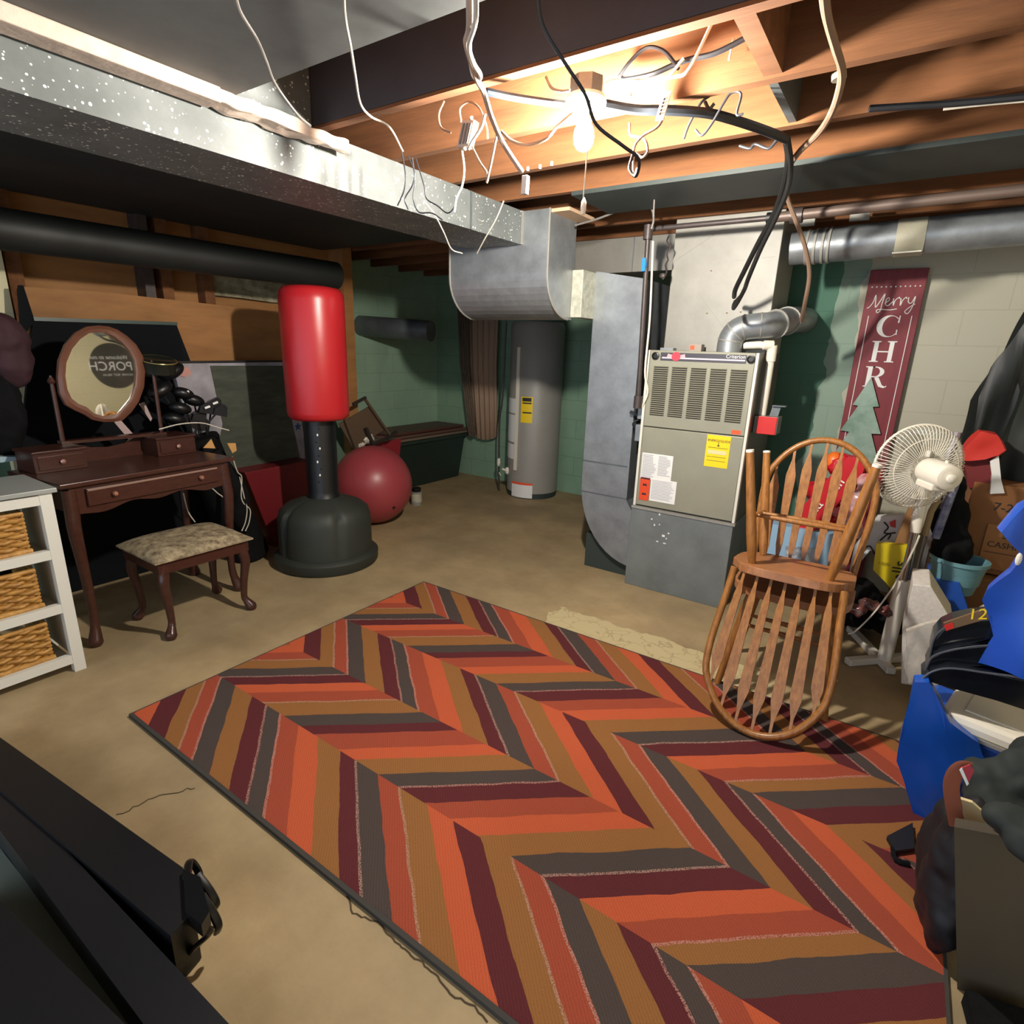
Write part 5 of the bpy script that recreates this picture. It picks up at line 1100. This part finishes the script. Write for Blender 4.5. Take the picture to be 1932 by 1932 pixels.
yb = thing('yellow_paper_bag', 'yellow bag with black sideways lettering beside the fan pole', 'bag', tuple(PY(1700, 1130, 3.5)))
MB().slab([PY(*p, 3.5) for p in ((1654, 1025), (1716, 1030), (1708, 1120), (1700, 1135), (1670, 1098), (1647, 1075))], (0, .04, 0)).build('bag_body', mat('bag_yellow', '#e0c81a', .5), yb)
u = (PY(1700, 1048, 3.5)-PY(1690, 1120, 3.5)).normalized(); v = V(-u.z, 0, u.x)
text_mb('smalls', PY(1701, 1130, 3.495), u, v, .088).build('lettering', m_ink, yb)
text_mb('100%', PY(1656, 1064, 3.495), V(1, 0, 0), Z1, .025).build('small_print', mat('olive_ink', '#8a7a20', .6), yb)
tag(MB().slab([PY(*p, 3.62) for p in ((1716, 955), (1735, 962), (1718, 1033), (1700, 1170), (1670, 1165), (1686, 1030))], (0, .05, 0)).build('kraft_bag', mat('kraft', '#9a7046', .8)), 'brown kraft paper strip between the fan and the printed bag', 'bag')
pr = thing('printed_gift_bag', 'white gift bag with red and black drawing behind the fan pole', 'bag', tuple(PY(1680, 1040, 3.7)))
MB().slab([PY(*p, 3.7) for p in ((1655, 975), (1707, 972), (1690, 1032), (1640, 1040), (1600, 1090), (1612, 1030))], (0, .06, 0)).build('bag_body', m_paper, pr)
for pl_ in ([(1668, 985), (1676, 995), (1668, 1005), (1680, 1008), (1675, 1018)], [(1660, 1020), (1675, 1008), (1690, 1005)], [(1625, 1040), (1640, 1030), (1650, 1045)]):
    MB().tube([PY(x, y, 3.69) for x, y in pl_], .004, 6, 4).build('black_drawing', m_ink, pr)
MB().slab([PY(*p, 3.695) for p in ((1678, 985), (1690, 980), (1690, 996), (1680, 993))], (0, -.002, 0)).build('red_drawing', m_red, pr)
organic('black_sack', [(PY(1625, 1120, 3.35), (.09, .10, .07)), (PY(1675, 1175, 3.42), (.09, .09, .08)), (PY(1600, 1150, 3.35), (.10, .10, .08)), (V(.0, 3.62, .13), (.17, .10, .13))], m_blackc, .014, .03, .08)
tag(bpy.data.objects['black_sack'], 'slumped black sack on the floor beneath the yellow bag', 'sack')
organic('foil_packets', [(PY(1640, 1140, 3.2), (.05, .04, .03)), (PY(1680, 1155, 3.22), (.05, .04, .025)), (PY(1615, 1150, 3.2), (.05, .04, .03))], mat('foil_pink', '#8f4a4a', .25, .2, 0, 25, 0, 30, col2='#4a4a42'), .008, .02, .04)
tag(bpy.data.objects['foil_packets'], 'reddish foil packets lying on the black sack', 'packets')
organic('dark_garment_pile', [(V(.78, 3.2, .2), (.22, .2, .2)), (V(.62, 3.0, .15), (.15, .2, .17)), (V(.9, 2.85, .3), (.25, .2, .3))], m_blackc, .02, .04, .1)
tag(bpy.data.objects['dark_garment_pile'], 'dark pile of clothing on the floor at the right edge', 'clothes')
# near right: brown box, black bag, dark jacket, paper
bxo = V(.385, 1.50, 0)
nb_ = thing('grey_brown_board', 'plain grey brown board standing on the floor at the lower right edge', 'board', (.5, 1.6, 0))
tl = PY(1800, 1560, 1.44); tr_ = PY(1960, 1590, 1.50); bl_ = PZ(1806, 1866, .0); br_ = PZ(1960, 1915, .0)
MB().slab([tl, tr_, br_, bl_], (.004, .035, 0)).build('board_panel', mat('grey_brown_board', '#4b4337', .6, 0, .06, 6), nb_)
crn = tag(MB().slab([PZ(*p, .05) for p in ((1822, 1866), (1960, 1912), (1960, 2000), (1856, 2000), (1840, 1932))], (0, 0, -.045)).build('black_mat', m_blackc), 'black cloth on the floor at the bottom right corner below the board', 'cloth')
tag(MB().slab([PY(*p, 1.56) for p in ((1813, 1508), (1835, 1515), (1868, 1545), (1888, 1578), (1825, 1572))], (0, .01, 0)).build('cream_paper', mat('cream_sheet', '#d8c89a', .6)), 'torn cream paper sticking out above the grey brown board', 'paper')
bgk = thing('black_backpack', 'black bag slumped on the rug corner with a red strap loop', 'bag', (.34, 1.62, 0))
organic('bag_body', [(V(.335, 1.58, .15), (.045, .05, .16)), (V(.325, 1.63, .21), (.055, .08, .21)), (V(.34, 1.74, .18), (.07, .12, .18)), (V(.345, 1.66, .36), (.045, .08, .09)), (V(.40, 1.84, .16), (.07, .08, .17))], mat('bag_black', '#121319', .6, 0, .2, 8), .012, .02, .08, bgk)
st_ = [PY(*p, 1.52) for p in ((1806, 1560), (1797, 1510), (1795, 1480), (1803, 1458), (1818, 1447), (1834, 1450))]
MB().tube(st_, .016, 8, 5, flat=.2).build('strap', mat('strap_rust', '#8a4a30', .7), bgk, smooth=True)
MB().slab([PY(*p, 1.50) for p in ((1812, 1450), (1830, 1443), (1838, 1455), (1826, 1480))], (0, .004, 0)).build('red_white_tab', mat('tab_red', '#a83440', .5), bgk)
MB().slab([PY(*p, 1.499) for p in ((1810, 1452), (1815, 1448), (1828, 1478), (1824, 1482))], (0, -.002, 0)).build('white_edge', m_paper, bgk)
MB().slab([PZ(*p, .03) for p in ((1674, 1577), (1722, 1552), (1726, 1600), (1690, 1605))], (0, 0, -.015)).build('bag_flap', mat('bag_black', '#121319', .6), bgk)
MB().tube([PZ(1685, 1600, .02), PZ(1690, 1622, .02), PZ(1716, 1630, .02)], .008, 6, 3).build('buckle_strap', m_blackc, bgk)
organic('dark_green_coat', [(PY(1925, 1475, 1.75), (.07, .08, .08)), (PY(1880, 1510, 1.72), (.08, .09, .05)), (PY(1940, 1530, 1.75), (.11, .1, .10)), (PY(1970, 1450, 1.8), (.08, .1, .09)), (PY(1850, 1460, 1.74), (.05, .06, .04)), (V(.62, 1.95, .18), (.14, .14, .19)), (PY(1950, 1592, 1.42), (.06, .05, .045)), (PY(1925, 1555, 1.45), (.06, .05, .03))], mat('coat_green', '#1c2422', .8, 0, .2, 8), .012, .03, .1)
tag(bpy.data.objects['dark_green_coat'], 'dark green coat heaped above the grey brown board', 'coat')
# round porch sign on the right wall, seen in the mirror
def mirror_hit(px, py, X):
    p = PP(px, py, mo, mn); d = (p-CAM).normalized(); r = d-mn*2*d.dot(mn); return p+r*((X-p.x)/r.x)
mc_ = mirror_hit(216, 690, 1.295); me_ = mirror_hit(176, 680, 1.295)
rs_ = abs((me_-mc_).y)*1.2
ws = thing('round_porch_sign', 'round dark wooden porch sign on the right wall, visible in the mirror', 'sign', tuple(mc_))
MB().lathe([(rs_, 0), (rs_, .012)], V(1.298, mc_.y, mc_.z), (-1, 0, 0), 48).build('disc', mat('sign_slate', '#3f4038', .6, 0, 0, 3, 0, 30, col2='#57504a'), ws)
o_ = V(1.284, mc_.y+rs_*.78, mc_.z-.03*rs_)
text_mb('PORCH', o_+V(0, 0, -rs_*.18), V(0, -1, 0), Z1, rs_*.56).build('lettering', m_paper, ws)
text_mb('Welcome to our', o_+V(0, -.12*rs_, rs_*.32), V(0, -1, 0), Z1, rs_*.24, shear=.3).build('small_lettering', m_paper, ws)
text_mb('GATHER  REST  RELAX', o_+V(0, -.05*rs_, -rs_*.42), V(0, -1, 0), Z1, rs_*.13).build('small_lettering', m_paper, ws)
print('SIGN', mc_, rs_)
